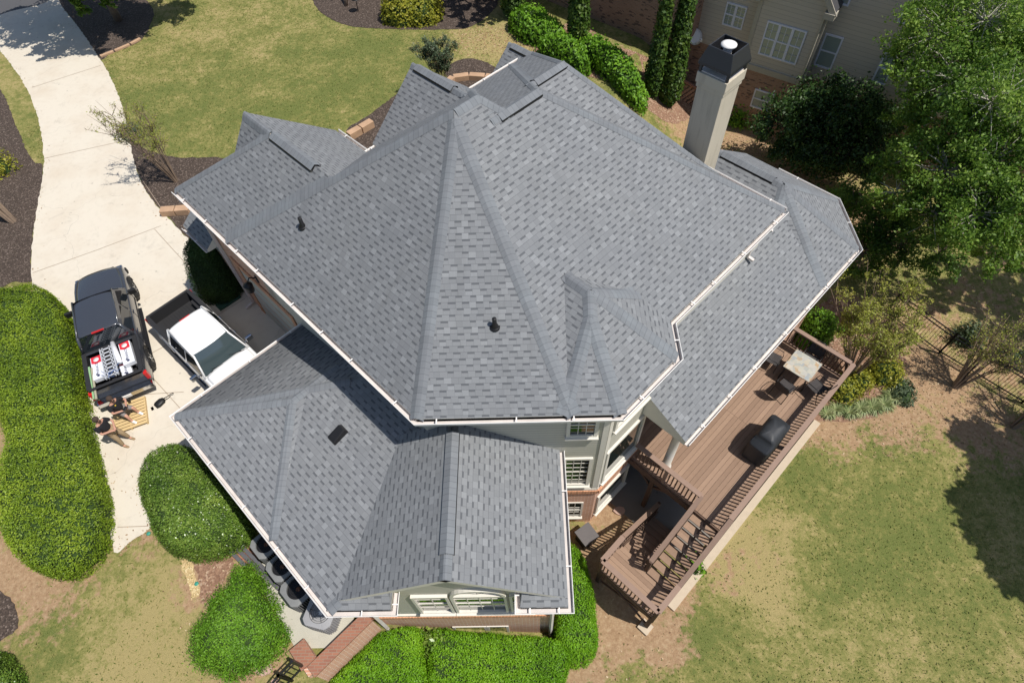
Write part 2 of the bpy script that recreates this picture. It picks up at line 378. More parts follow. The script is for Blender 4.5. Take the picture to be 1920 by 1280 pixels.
for r in Roof.ALL:
    if r in (L4, L5, K1, P1_): continue
    H = [hs((p*D[0], p*D[1], 1), z0+p*e) for (D, e, p), z0 in zip(r.slopes, r.zs)]+[hs((D[0], D[1], 0), e) for D, e, p in r.slopes]+[hs((D[0], D[1], 0), e) for D, e in r.bounds]
    ns = len(r.slopes)
    for i in range(ns):
        for j in range(i+1, ns):
            (n1, d1), (n2, d2) = H[i], H[j]; dr = np.cross(n1, n2)
            if np.linalg.norm(dr) < 1e-3: continue
            dr /= np.linalg.norm(dr); p0 = np.linalg.solve(np.array([n1, n2, dr]), np.array([d1, d2, 0])); lo, hi = -60, 60
            for k, (n3, d3) in enumerate(H):
                if k in (i, j): continue
                a = n3@dr; b = d3-n3@p0
                if abs(a) < 1e-9:
                    if b < -1e-6: lo, hi = 1, 0
                elif a > 0: hi = min(hi, b/a)
                else: lo = max(lo, b/a)
            if hi-lo < .3: continue
            a_, b_ = p0+dr*lo, p0+dr*hi
            if any(np.linalg.norm(a_-x) < .1 and np.linalg.norm(b_-y) < .1 for x, y in done): continue
            done.append((a_, b_)); mbc = MB(); cuv = {}; cap_strip(mbc, cuv, a_, b_, .165 if r in (r1, P2_, r4) else .13, strict=(r is r1 and r1.slopes[i][0] is DA and r1.slopes[j][0] is DB)); (cap_obj(mbc, cuv, 'ridge_cap', roof) if mbc.f else None)
# ridge vents: a raised cap over a black slot
def vent(p, q):
    p = Vector(p); q = Vector(q); d = (q-p).normalized(); s_ = Vector((d.y, -d.x, 0)).normalized(); mbv = MB()
    for sg in (-1, 1):
        for t0, t1, m_, lf in ((0, .17, 1, .05),):
            prof = [(0, .055), (.10, .045), (.17, .0)]
            a = [p+s_*sg*o+Vector((0, 0, z)) for o, z in ((0, .055), (.155, .055-.155*.62))]
            b = [x+(q-p) for x in a]
            mbv.add([a[0], a[1], b[1], b[0]], [(0, 1, 2, 3)] if sg > 0 else [(3, 2, 1, 0)], 0)
            lo = [a[1]-Vector((0, 0, .07)), b[1]-Vector((0, 0, .07))]
            mbv.add([a[1], b[1], lo[1]+s_*sg*.012, lo[0]+s_*sg*.012], [(0, 1, 2, 3)], 1)
    for e in (p, q):
        mbv.add([e+Vector((0, 0, .055)), e+s_*.16+Vector((0, 0, -.10)), e-s_*.16+Vector((0, 0, -.10))], [(0, 1, 2)], 1)
    o = mbv.build('ridge_vent', [M['cap'], M['black']], roof); me = o.data; l = me.uv_layers.new(name='UVMap')
    for lp in me.loops:
        v = me.vertices[lp.vertex_index].co; l.data[lp.index].uv = (0, (v-p).dot(d))
def rz(r, a, b): x, y = AB(a, b); return (x, y, r.z(x, y))
x0 = -1.805; zr = L3.z(x0, 4)
vent((x0, 3.75, zr), (x0, 6.6, zr))
vent(rz(r6, -15.0, 5.37), rz(r6, -13.0, 5.37))
vent(rz(r7, -14.8, 10.35), rz(r7, -13.1, 10.35))
vent(rz(r2, -9.36, 8.6), rz(r2, -9.36, 10.0)); vent(rz(r3, -10.45, 11.0), rz(r3, -10.45, 12.2))
vent(rz(r8, -15.4, 15.1), rz(r8, -14.4, 15.1)); vent(rz(P2_, -7.0, 16.31), rz(P2_, -5.1, 16.31))
# gutters: an open trough with a rolled rim and straps
def gutter(pts, closed_in=True, step=1.3, name='gutter', size=.12):
    pts = [Vector(p) for p in pts]; n = len(pts); prof = [(0, .0), (0, -.11), (size*.75, -.11), (size*.85, -.03), (size, .0), (size+.012, -.005), (size*.9, -.125), (-.002, -.125)]
    mb = MB(); rows = []
    for i, p in enumerate(pts):
        d0 = (p-pts[i-1]).normalized() if i else (pts[1]-p).normalized(); d1 = (pts[i+1]-p).normalized() if i < n-1 else d0
        n0 = Vector((d0.y, -d0.x, 0)); n1 = Vector((d1.y, -d1.x, 0)); m = (n0+n1).normalized(); m = m/max(.3, m.dot(n0))
        rows.append([p+m*o+Vector((0, 0, z)) for o, z in prof])
    k = len(prof); vs = [v for r in rows for v in r]
    for i in range(n-1):
        for j in range(k-1): mb.add([rows[i][j], rows[i][j+1], rows[i+1][j+1], rows[i+1][j]], [(0, 1, 2, 3)], 1 if j < 3 else 0)
    for e in (rows[0], rows[-1]): mb.add(e, [tuple(range(k))], 0)
    for i in range(n-1):
        d = pts[i+1]-pts[i]; L = d.length; d.normalize(); nn = Vector((d.y, -d.x, 0)); m = max(1, int(L/step))
        for j in range(m):
            c = pts[i]+d*(L*(j+.5+random.uniform(-.22, .22))/m)+nn*(size/2)+Vector((0, 0, .004)); mb.bar(c-nn*size*.62, c+nn*size*.56, .028, .012, 0)
    return part(mb, name, [M['white'], M['gutter']], roof)
def W(a, b, z): return (*AB(a, b), z)
ze = E0-.02
gutter([W(-17.8, bB, ze), (-2.545, bY, ze), (2.10, bY, ze), (3.61, 6.77, ze)][:1]+[Vector((bB*2**.5-bY, bY, ze)), Vector((bY-3.16*2**.5, bY, ze)), Vector((3.61, 3.61+3.16*2**.5, ze)), Vector((3.61, 3.61+3.91*2**.5, ze)), W(-3.91, 14.38, ze)])
gutter([W(-14.8, 15.45, ze), W(-14.8, 12.4, ze)]); gutter([W(-14.8, 8.3, ze), W(-14.8, 7.9, ze)]); gutter([W(-14.8, 7.89, ze), W(-16.45, 7.89, ze)])
gutter([W(-3.91, 14.38, ze), W(-9, 14.38, ze)])
gutter([W(-12.72, 3.2, EL-.02), W(-12.72, -1.17, EL-.02), (-1.17*2**.5-3.02, 3.02, EL-.02), (-3.22, 3.02, EL-.02), (-3.22, 3.42, EL-.02)])
gutter([(-.29, 3.42, EL-.02), (-.29, 3.02, EL-.02), (.30, 3.02, EL-.02)]); gutter([(.30, 3.02, EL-.02), (.80, 3.02, EL-.02), (.80, 6.9, EL-.02)])
gutter([W(-2.08, 7.93, EP-.02), W(-2.08, 10.82*2**.5+2.08, EP-.02), (10.82, 19*2**.5-10.82, EP-.02), W(-6, 19.0, EP-.02)])
gutter([W(-19.1, 2.66, 3.18), W(-17.55, 2.66, 3.18)], size=.09)
# ---------------------------------------------------------------- walls
walls = MB()
def wall_prism(poly, zb, zm, zt, band=True):
    if zm > zb: walls.prism(poly, zb, zm, 0)
    if band: walls.prism([(x, y) for x, y in poly], zm, zm+.001, 0)
    if zt > zm: walls.prism(poly, zm+.002, zt, 1)
C2 = 2**.5
def pgon(hp_):                   # polygon from half planes (D,e)
    pts = [np.array(p, float) for p in ((-60, -60), (60, -60), (60, 60), (-60, 60))]
    for D, e in hp_: pts = poly_clip(pts, np.array(D, float), e)
    return [tuple(p) for p in pts]
main = pgon([(NB, -3.10), (NY, -6.87), (DA, -4.19), (DB, 14.08), (NA, 14.55)])
bay = pgon([(NY, -6.872), (DA, -3.46), (PX, 3.31), (NA, 5.5), (DB, 8.0)])
wing = pgon([(NB, -3.10), (NA, 17.5), (DB, 7.6), (DA, -14)])
wingg = pgon([(NB, -3.6), (NA, 16.3), (DB, 7.55), (DA, -14)])
lwing = pgon([(NB, .87), (NA, 12.42), (NY, -3.45), (PX, .52), (DB, 4.0)])
rwing = pgon([(DA, -2.4), (NB, -13.95), (NY, -12.5), (PX, 10.5), (DB, 18.7), (NA, 7.2)])
rw = pgon([(DA, -4.15), (NB, -13.0), (DB, 18.7), (NA, 7.2), (PX, 10.5)])
wall_prism(main, -3, .2, E0-.2); wall_prism(bay, -3, .2, E0-.2); wall_prism(wing, -.3, 4.2, E0-.2); wall_prism(lwing, -3, .2, EL-.1)
wall_prism(rwing, -3, 1.2, EP-.2)
wall_prism(pgon([(NB, -9.3), (NA, 14.5), (DB, 14.9), (DA, -8)]), -.3, .2, E0-.2)
wall_prism(pgon([(NB, -8.6), (NA, 14.7), (DB, 12.1), (DA, -11)]), -.3, 3.5, E0-.15)
wall_prism(pgon([(NB, -13.8), (NA, 15.3), (DB, 16.4), (DA, -13)]), -.3, 2.5, 4.2)
wall_prism(pgon([(NB, -3.12), (NA, 18.9), (DA, -17.4), (DB, 5)]), -.3, 2.0, 3.05)
# gable triangles
def gable(n_, e_, roofr, c0, c1, ax, z0, steps=1):
    pass
zt = lambda x: L3.z(x, 5)-.17
walls.add([(-4.3, 3.45, EL-.1), (.52, 3.45, EL-.1), (.52, 3.45, zt(.52)), (x0, 3.45, zt(x0)), (-4.3, 3.45, zt(-4.3))], [(0, 1, 2, 3, 4)], 1)
o = part(walls, 'wall', [M['brick'], M['siding']])
# brick soldier caps, trim boards
tr = 't'; sol = 's'
def strip(mb, p, q, n_, z0, z1, t, mi=0, ins=0):
    if isinstance(mb, str): m_ = MB(); strip(m_, p, q, n_, z0, z1, t); return part(m_, *(('trim_board', M['trim']) if mb == 't' else ('brick_ledge', M['soldier'])))
    p = Vector((*p, 0)); q = Vector((*q, 0)); d = (q-p).normalized(); c = (p+q)/2+Vector((*n_, 0))*(t/2-.004); L = (q-p).length
    R = Matrix((d, Vector((*n_, 0)), Vector((0, 0, 1)))).transposed(); mb.box((c.x, c.y, (z0+z1)/2), (L, t+.008, z1-z0), M4=R, mi=mi)
fl, fr_ = (-4.68, 3.45), (.52, 3.45)
strip(sol, (-4.60, 3.45), (.56, 3.45), NY, .02, .21, .07); strip(tr, (-4.3, 3.45), (.54, 3.45), NY, .212, .34, .045)
bayl, bayr = (.52, 6.87), (6.87-3.46*C2, 6.87); bx = (3.31, 3.31+3.46*C2)
strip(sol, bayl, (bayr[0]+.04, 6.87), NY, .03, .22, .07); strip(sol, (bayr[0]+.03, bayr[1]-.02), bx, DA, .03, .22, .07)
strip(tr, bayl, bayr, NY, .222, .34, .04); strip(tr, bayr, bx, DA, .222, .34, .04)
for p, n_ in ((bayr, NY), (bayr, DA)):
    s_ = -1 if n_ is NY else 1; q = (p[0]-.14, p[1]) if n_ is NY else (p[0]+.14*R2, p[1]+.14*R2); strip(tr, q if s_ < 0 else p, p if s_ < 0 else q, n_, .34, E0-.2, .03)
# frieze boards under the eaves
strip(tr, AB(-17.5, 3.10), AB(-4.15*0-9.0, 3.10), NB, 4.25, E0-.2, .05)
strip(tr, bayl, bayr, NY, E0-.5, E0-.2, .05); strip(tr, bayr, bx, DA, E0-.45, E0-.2, .05); strip(tr, AB(-4.19, 7.5), AB(-4.19, 14.08), DA, 4.0, E0-.2, .05)
strip(tr, AB(-12.42, -.87), AB(-12.42, 3.1), NA, EL-.5, EL-.2, .04)
# porch beam and gable end
strip(tr, AB(-2.35, 8.2), AB(-2.35, 14), DA, EP-.5, EP-.21, .2)
xs = [(*AB(-4.19, 8.12), EP-.4), (*AB(-2.2, 8.12), EP-.4), (*AB(-2.2, 8.12), EP-.15), (*AB(-4.19, 8.12), 3.9)]
xs2 = [Vector(p)+Vector((R2, R2, 0))*.08 for p in xs]; tr = MB(); tr.add([*xs, *xs2], [(3, 2, 1, 0), (4, 5, 6, 7), (0, 1, 5, 4), (2, 3, 7, 6)], 0)
part(tr, 'gable_trim', M['trim'])
strip('t', (.38, 3.45), (.55, 3.45), NY, .34, EL-.2, .03)
# ---------------------------------------------------------------- windows
def window(par, P, n_, u0, u1, z0, z1, cols=3, rows=4, fw=.07, mats=None, out=.05, grid=True, sill=True, split=False, gmat=None, name='window', arch=0):
    """P: point of the wall plane, u runs to the right seen from outside"""
    fm = mats or M['trim']; n3 = Vector((*n_, 0)); u3 = Vector((-n_[1], n_[0], 0)); P = Vector((P[0], P[1], 0))
    at = lambda u, z, o_: P+u3*u+n3*o_+Vector((0, 0, z))
    R = Matrix((u3, n3, Vector((0, 0, 1)))).transposed(); mb = MB()
    bx_ = lambda ua, ub, za, zb, o0, o1, m=0, M_=mb: M_.box(at((ua+ub)/2, (za+zb)/2, (o0+o1)/2), (ub-ua, o1-o0, zb-za), M4=R, mi=m)
    bx_(u0-fw, u0, z0-fw, z1+fw, -.02, out); bx_(u1, u1+fw, z0-fw, z1+fw, -.02, out); bx_(u0, u1, z1, z1+fw, -.02, out-.003); bx_(u0, u1, z0-fw, z0, -.02, out-.003)
    fr = part(mb, name, fm, par, uv=False)
    g = MB(); bx_(u0, u1, z0, z1, -.02, .008, 0, g); part(g, 'pane', gmat or M['glass'], fr, uv=False)
    mt = MB(); w2_ = .018
    if grid:
        for i in range(1, cols): uu = u0+(u1-u0)*i/cols; bx_(uu-w2_/2, uu+w2_/2, z0, z1, .006, .02, 0, mt)
        for i in range(1, rows): zz = z0+(z1-z0)*i/rows; bx_(u0, u1, zz-w2_/2, zz+w2_/2, .007, .019, 0, mt)
    zz = (z0+z1)/2
    if rows > 1 or split: bx_(u0, u1, zz-.025, zz+.025, .004, .03, 0, mt)
    if mt.v: part(mt, 'muntin', fm, fr, uv=False)
    if sill: sb = MB(); bx_(u0-fw-.03, u1+fw+.03, z0-fw-.05, z0-fw+.004, -.02, out+.06, 0, sb); part(sb, 'sill', fm, fr, uv=False)
    return fr
fy = (0, 3.45)
# front gable: a wide arched unit between two side lights (u = x)
for a, b, zt_, c, r in ((-2.86, -2.10, 2.45, 2, 4), (-1.92, -.72+.02, 2.45, 4, 4), (-.50, .12-.16, 2.45, 2, 4)):
    window(house, fy, NY, a, b, .78, zt_, c, r, fw=.065, out=.08, sill=True)
am = MB(); cx, rr = -1.31, .66; n = 14; ring = []
for k in range(n+1):
    t = math.pi*k/n; ring.append((cx+rr*math.cos(t), 2.56+.55*math.sin(t), cx+(rr-.08)*math.cos(t), 2.56+.47*math.sin(t)))
for k in range(n):
    a, b = ring[k], ring[k+1]
    am.add([(a[0], 3.36, a[1]), (b[0], 3.36, b[1]), (b[2], 3.36, b[3]), (a[2], 3.36, a[3]), (a[0], 3.46, a[1]), (b[0], 3.46, b[1]), (b[2], 3.46, b[3]), (a[2], 3.46, a[3])], [(0, 3, 2, 1), (0, 1, 5, 4), (3, 7, 6, 2)])
fr = part(am, 'window', M['trim'], uv=False)
g = MB(); g.add([(r_[2], 3.44, r_[3]) for r_ in ring], [tuple(range(n+1))[::-1]]); part(g, 'pane', M['glass'], fr, uv=False)
mt = MB(); mt.bar((cx, 3.435, 2.56), (cx, 3.435, 3.02), .02, .02); mt.bar((cx, 3.435, 2.56), (cx-.4, 3.435, 2.86), .02, .02); mt.bar((cx, 3.435, 2.56), (cx+.4, 3.435, 2.86), .02, .02); part(mt, 'muntin', M['trim'], fr, uv=False)
# basement windows in the front wall
for a, b in ((-2.30, -1.45), (-1.30, -.80)): window(house, fy, NY, a, b, -2.45, -1.55, 1, 1, out=.03, grid=False)
# bay front
by = (0, 6.87)
window(house, by, NY, 1.02, 1.62, 3.95, 5.0, 3, 3, fw=.09, out=.06); window(house, by, NY, 1.00, 1.62, .75, 2.45, 3, 6, fw=.09, out=.06)
window(house, by, NY, 1.02, 1.60, -2.1, -.9, 3, 3, fw=.06, out=.03)
# bay right face: u along B from bayr
uo = lambda p: p[0]*(-DA[1])+p[1]*DA[0]
b0 = uo(bayr)
for u0_, u1_, z0_, z1_, g_ in ((.3, 1.5, 3.9, 5.0, 1), (.22, 1.72, .62, 2.5, 0), (.25, 1.6, -2.1, -.8, 0)):
    window(house, bayr, DA, u0_, u1_, z0_, z1_, 2, 1, fw=.10, out=.07, grid=False)
# french doors and windows behind the porch, a black panel painting the dark under the deck
for u0_, u1_ in ((3.2, 4.6), (5.2, 7.0)): window(house, AB(-4.19, 5.5), DA, u0_, u1_, .1, 2.2, 2, 1, out=.05, grid=False, sill=False)
dk = MB(); strip(dk, AB(-4.19, 7.9), AB(-4.19, 10.4), DA, -2.65, -.5, .03); part(dk, 'dark_opening', M['under_dark'])
# garage door in a brick arch, on the face over the driveway
gd = MB(); strip(gd, AB(-16.7, 3.10), AB(-13.5, 3.10), NB, .02, 2.7, .012); g_ = part(gd, 'garage_door', plain('garage_door_paint', (.42, .41, .36), .6))
ga = MB(); strip(ga, AB(-16.95, 3.10), AB(-13.25, 3.10), NB, 2.70, 2.95, .05); strip(ga, AB(-16.95, 3.10), AB(-16.7, 3.10), NB, 0, 2.7, .045); strip(ga, AB(-13.5, 3.10), AB(-13.25, 3.10), NB, 0, 2.7, .045)
for k in range(1, 4): strip(ga, AB(-16.7, 3.10), AB(-13.5, 3.10), NB, .66*k, .66*k+.03, .018)
part(ga, 'door_surround', M['soldier'], g_)
# downspouts
def spout(pts, name='downspout'):
    mb = MB(); 
    for a, b in zip(pts[:-1], pts[1:]): mb.bar(a, b, .09, .07)
    part(mb, name, M['gutter'], uv=False)
q = AB(-17.42, 3.0); spout([(*AB(-17.42, 2.75), 5.35), (*AB(-17.42, 3.02), 4.9), (*AB(-17.42, 3.02), .15), (*AB(-17.42, 2.7), .06)])
spout([(-4.0, 3.05, 2.85), (-4.2, 3.38, 2.5), (-4.2, 3.38, -1.2), (-4.05, 2.8, -1.5)])
spout([(.56, 3.05, 2.85), (.50, 3.38, 2.5), (.50, 3.38, -2.6)])
spout([W(-3.8, 13.6, 5.35), W(-4.1, 13.5, 4.9), W(-4.1, 13.45, 4.15), W(-3.9, 13.45, 4.12)])
# chimney with cap, in its own stucco
ch = MB(); ch.box((*AB(-7.10, 14.88), 3.0), (.82, .86, 9.9), rz=-math.pi/4); ch.box((*AB(-7.10, 14.88), 8.05), (.94, .98, .30), rz=-math.pi/4); ch.box((*AB(-7.10, 14.88), 7.83), (.88, .92, .14), rz=-math.pi/4)
chim = part(ch, 'chimney', M['stucco'], roof, bevel=.015)
cc = Vector((*AB(-7.10, 14.88), 0)); Rm = Matrix.Rotation(-math.pi/4, 3, 'Z')
cp = MB()
def ringv(h, z): return [cc+Rm@Vector((x*h, y*h, 0))+Vector((0, 0, z)) for x, y in ((-1, -1), (1, -1), (1, 1), (-1, 1))]
lv = [ringv(.46, 8.36), ringv(.50, 8.42), ringv(.50, 8.50), ringv(.37, 8.92), ringv(.34, 8.92), ringv(.34, 8.4)]
vs = [v for l in lv for v in l]; cp.add(vs, [(i*4+j, i*4+(j+1) % 4, (i+1)*4+(j+1) % 4, (i+1)*4+j) for i in range(1, 5) for j in range(4)]+[(20, 21, 22, 23)])
for x, y in ((-1, -1), (1, -1), (1, 1), (-1, 1)): cp.box(cc+Rm@Vector((x*.42, y*.42, 0))+Vector((0, 0, 8.31)), (.07, .07, .3), rz=-math.pi/4)
cap_ = cp.build('chimney_cap', plain('cap_black', (.022, .023, .027), .42, spec=.6), roof, bevel=.01); cap_.parent = roof
fl = MB(); fl.lathe([(.12, 8.2), (.12, 8.82), (.08, 8.84)], cc, 20); fl.lathe([(.03, 8.87), (.21, 8.89), (.21, 8.93), (.14, 8.965), (.02, 8.98)], cc, 24)
fo = fl.build('flue', M['white']); fo.parent = roof
ft = MB(); ft.box((cc.x, cc.y, 8.215), (.84, .84, .03), rz=-math.pi/4); fo = ft.build('flashing', M['gutter']); fo.parent = roof
# roof vents
def pipe(px, py, z):
    p = G(px, py, z)
    for _ in range(8): p = G(px, py, roof_z(p.x, p.y))
    mb = MB(); mb.lathe([(.085, -.1), (.085, .03), (.055, .07), (.05, .30), (.03, .31)], p, 14); mb.lathe([(.12, -.05), (.12, .012)], p, 14)
    o = mb.build('pipe_boot', M['black'], roof)
pipe(568, 424, 7); pipe(928, 612, 7)
p = G(634, 815, 3.7)
for _ in range(8): p = G(634, 815, roof_z(p.x, p.y))
bv = MB(); Rt = Matrix((Vector((R2, -R2, 0)), Vector((R2, R2, .22)).normalized(), Vector((-.15, -.15, .97)).normalized())).transposed()
bv.add([p+Rt@Vector(v) for v in [(-.16, -.24, .0), (.16, -.24, .0), (.16, .24, 0), (-.16, .24, 0), (-.14, -.2, .10), (.14, -.2, .10), (.12, .2, .16), (-.12, .2, .16)]], [(4, 5, 6, 7), (0, 1, 5, 4), (1, 2, 6, 5), (2, 3, 7, 6), (3, 0, 4, 7)])
bv.build('box_vent', M['black'], roof, bevel=.02)
# porch column, lantern over the garage
cl = MB(); cl.lathe([(.17, .0), (.17, .12), (.13, .16), (.12, 2.5), (.15, 2.55), (.15, EP-.45)], (*AB(-2.45, 8.35), 0), 18); part(cl, 'porch_column', M['trim'], uv=False)
for b in (13.4,): cl = MB(); cl.lathe([(.17, .0), (.17, .12), (.13, .16), (.12, 2.5), (.15, 2.55), (.15, EP-.45)], (*AB(-2.45, b), 0), 18); part(cl, 'porch_column', M['trim'], uv=False)
ln = MB(); lc = Vector((*AB(-15.1, 2.75), 3.15)); ln.lathe([(.02, .18), (.14, .12), (.15, .1), (.12, -.18), (.05, -.24)], lc, 12); ln.tube([lc+Vector((0, 0, .15)), lc+Vector((.1, .1, .33)), lc+Vector((.25, .25, .15))], .02); ln.tube([lc+Vector((.25, .25, -.05)), lc+Vector((.25, .25, .25))], .05)
part(ln, 'wall_lantern', M['darkmetal'], uv=False)
# ================================================================ ground
def smooth_poly(pts, k=5):
    n = len(pts); out = []
    for i in range(n):
        p0, p1, p2, p3 = (np.array(pts[(i+j-1) % n][:2], float) for j in range(4))
        for t in [j/k for j in range(k)]:
            out.append(tuple(.5*((2*p1)+(-p0+p2)*t+(2*p0-5*p1+4*p2-p3)*t*t+(-p0+3*p1-3*p2+p3)*t**3)))
    return out
def inside(p, poly):
    c = False; j = len(poly)-1
    for i in range(len(poly)):
        if (poly[i][1] > p[1]) != (poly[j][1] > p[1]) and p[0] < (poly[j][0]-poly[i][0])*(p[1]-poly[i][1])/(poly[j][1]-poly[i][1])+poly[i][0]: c = not c
        j = i
    return c
def drape(name, pts, mat, off, step=.7, kind='structure', smooth=True, thick=0, jit=0):
    poly = smooth_poly(pts) if smooth else [tuple(p[:2]) for p in pts]
    if jit:
        q = []
        for i, p in enumerate(poly):
            b = poly[(i+1) % len(poly)]; L = math.hypot(b[0]-p[0], b[1]-p[1]); m = max(1, int(L/.15))
            for k in range(m): q.append((p[0]+(b[0]-p[0])*k/m+random.uniform(-jit, jit), p[1]+(b[1]-p[1])*k/m+random.uniform(-jit, jit)))
        poly = q
    else:
        q = []
        for i, p in enumerate(poly):
            b = poly[(i+1) % len(poly)]; L = math.hypot(b[0]-p[0], b[1]-p[1]); m = max(1, int(L/step))
            for k in range(m): q.append((p[0]+(b[0]-p[0])*k/m, p[1]+(b[1]-p[1])*k/m))
        poly = q
    n = len(poly); vs = [Vector(p) for p in poly]
    xs = [p[0] for p in poly]; ys = [p[1] for p in poly]
    x = min(xs)
    while x < max(xs):
        y = min(ys)
        while y < max(ys):
            if inside((x, y), poly): vs.append(Vector((x, y)))
            y += step
        x += step
    r = delaunay_2d_cdt(vs, [(i, (i+1) % n) for i in range(n)], [], 1, 1e-5)
    me = bpy.data.meshes.new(name); me.from_pydata([(v.x, v.y, TZ(v.x, v.y)+off) for v in r[0]], [], r[2]); me.materials.append(mat); me.update()
    if sum(p.normal.z for p in me.polygons) < 0: me.flip_normals()
    auto_uv(me); o = link(name, me); o['kind'] = kind
    return o
def pxp(l): return [T(*p) for p in l]
def ground_mat():
    m = NT('grass'); at = m.n('ShaderNodeAttribute', attribute_name='wear'); sp = m.n('ShaderNodeSeparateColor'); m.l(at.outputs['Color'], sp.inputs[0])
    clay, green, litter = sp.outputs[0], sp.outputs[1], sp.outputs[2]
    n1 = m.noise(.55, 4, .6); n2 = m.noise(2.6, 5, .68); n3 = m.noise(7.5, 6, .80, dist=.8); n4 = m.noise(60, 3, .75)
    f = m.math('ADD', m.math('MULTIPLY', n1, .30), m.math('ADD', m.math('MULTIPLY', n2, .30), m.math('MULTIPLY', n3, .40)))
    f = m.math('ADD', f, m.math('MULTIPLY', m.math('SUBTRACT', green, .5), .22))
    f = m.math('ADD', m.math('MULTIPLY', m.math('SUBTRACT', f, .5), 1.7), .505)
    c = m.ramp(f, [(.38, (.40, .320, .140)), (.46, (.275, .255, .085)), (.52, (.195, .200, .052)), (.62, (.105, .145, .028))])
    c = m.mix(m.math('MULTIPLY', m.ramp(n4, [(.44, 0.0), (.60, 1.0)]), .42), c, (.37, .32, .15))
    c = m.mix(m.math('MULTIPLY', m.ramp(m.noise(42, 3, .75), [(.50, 0.0), (.66, 1.0)]), .40), c, (.040, .070, .014))
    n5 = m.noise(3.2, 5, .72); cf = m.math('ADD', clay, m.math('MULTIPLY', m.math('SUBTRACT', n5, .5), 1.5))
    cf = m.ramp(cf, [(.42, 0.0), (.62, 1.0)])
    cc = m.ramp(m.noise(9, 5, .7), [(.3, (.31, .18, .11)), (.55, (.44, .285, .18)), (.75, (.55, .41, .27))])
    c = m.mix(m.math('MULTIPLY', m.math('MULTIPLY', cf, .85), m.math('GREATER_THAN', clay, .02)), c, cc)
    vo = m.n('ShaderNodeTexVoronoi'); m.l(m.pos(), vo.inputs['Vector']); vo.inputs['Scale'].default_value = 11; vs_ = m.n('ShaderNodeSeparateColor'); m.l(vo.outputs['Color'], vs_.inputs[0])
    lf = m.math('GREATER_THAN', m.math('ADD', litter, m.math('MULTIPLY', vs_.outputs[0], .5)), .82)
    c = m.mix(m.math('MULTIPLY', lf, .75), c, m.ramp(vs_.outputs[1], [(0, (.20, .11, .06)), (.6, (.38, .25, .13)), (1, (.55, .42, .25))]))
    m.col(c); m.setp(Roughness=.95); m.b.inputs['Specular IOR Level'].default_value = .15
    m.bump(m.math('ADD', n3, m.math('MULTIPLY', n4, .7)), .75, .045); return m.m
# wear: (photo point, radius m, clay, green, litter)
BL = [((40, 960), 2.2, .75, 0, 0), ((60, 1060), 2.6, .8, -.1, .1), ((110, 1120), 1.6, .5, 0, 0), ((20, 820), 1.2, .6, 0, 0), ((280, 1010), 1.1, .55, 0, 0), ((385, 1090), 1.2, .75, 0, .35), ((500, 1230), 1.0, .7, 0, .3), ((440, 1270), .9, .7, 0, .2), ((20, 130), 2.5, .35, -.1, 0), ((330, 1180), 2.6, 0, -.45, 0), ((140, 1180), 2.0, .1, .35, 0),
      ((200, 1250), 1.6, 0, -.3, .0), ((700, 120), 5, 0, .25, 0), ((420, 60), 5, 0, -.1, 0), ((300, 200), 4, 0, .2, 0), ((560, 250), 4, 0, .1, 0), ((900, 70), 2.5, .25, -.35, .55), ((960, 90), 2, .25, -.3, .5), ((1150, 960), 1.2, .95, 0, .2), ((1160, 1150), 1.7, 1.0, 0, .2), ((1240, 1200), 1.2, .8, 0, .1), ((1120, 1060), 1.5, 1.0, 0, .2), ((1090, 1240), 1.2, .9, 0, .1), ((1260, 1120), 1.1, .75, 0, .1),
      ((1350, 1060), 1.4, .5, -.35, 0), ((1430, 1030), 1.3, .42, -.3, 0), ((1340, 960), 1.1, .25, -.3, 0), ((1450, 1130), 1.2, .3, -.2, 0), ((1300, 1180), 1.4, .2, .3, 0), ((1560, 790), 1.7, .8, 0, .35), ((1680, 780), 1.8, .75, 0, .35), ((1740, 700), 2.2, .85, -.1, .4), ((1820, 780), 2.4, .75, -.1, .35), ((1640, 640), 1.8, .85, 0, .45), ((1870, 680), 2.0, .7, 0, .5), ((1900, 830), 2.0, .6, 0, .3),
      ((1600, 600), 1.6, .9, 0, .5), ((1570, 640), 1.3, .9, 0, .5), ((1740, 600), 2.2, .6, -.2, .5), ((1840, 560), 2.4, .55, -.1, .4), ((1900, 480), 2.4, .5, 0, .3), ((1400, 260), 3, .7, -.2, .3), ((1500, 310), 3, .7, -.2, .5), ((1280, 230), 2, .75, -.1, .2), ((1600, 420), 3, .8, 0, .5), ((1700, 900), 3, .05, .15, 0), ((1600, 1000), 3, 0, .05, 0), ((1500, 930), 2, .0, .0, 0), ((1800, 1150), 3, 0, .1, 0),
      ((1550, 740), 1.1, .8, 0, .3), ((1500, 800), .7, .7, 0, .2), ((1010, 80), 1.5, .5, -.2, .6), ((650, 330), 3, .3, 0, .3), ((1130, 100), 2, .6, 0, .4), ((790, 30), 1.5, .5, 0, .3)]
BLW = [(T(*p), r, c, g, l) for p, r, c, g, l in BL]
gxs = np.concatenate([np.linspace(-75, -22, 10)[:-1], np.arange(-22, 24, .33), np.linspace(24, 75, 10)[1:]]); gys = np.concatenate([np.linspace(-30, -2, 6)[:-1], np.arange(-2, 36, .33), np.linspace(36, 110, 14)[1:]])
X, Y = np.meshgrid(gxs, gys); nx, ny = X.shape[1], X.shape[0]
Z = np.vectorize(TZ)(X, Y); Zb = Z+.035*np.sin(X*1.1+Y*.7)*0
idx = np.arange(nx*ny).reshape(ny, nx); F = np.stack([idx[:-1, :-1], idx[:-1, 1:], idx[1:, 1:], idx[1:, :-1]], -1).reshape(-1, 4)
me = bpy.data.meshes.new('ground'); me.from_pydata(np.stack([X.ravel(), Y.ravel(), Z.ravel()], -1).tolist(), [], F.tolist()); me.materials.append(ground_mat()); me.update()
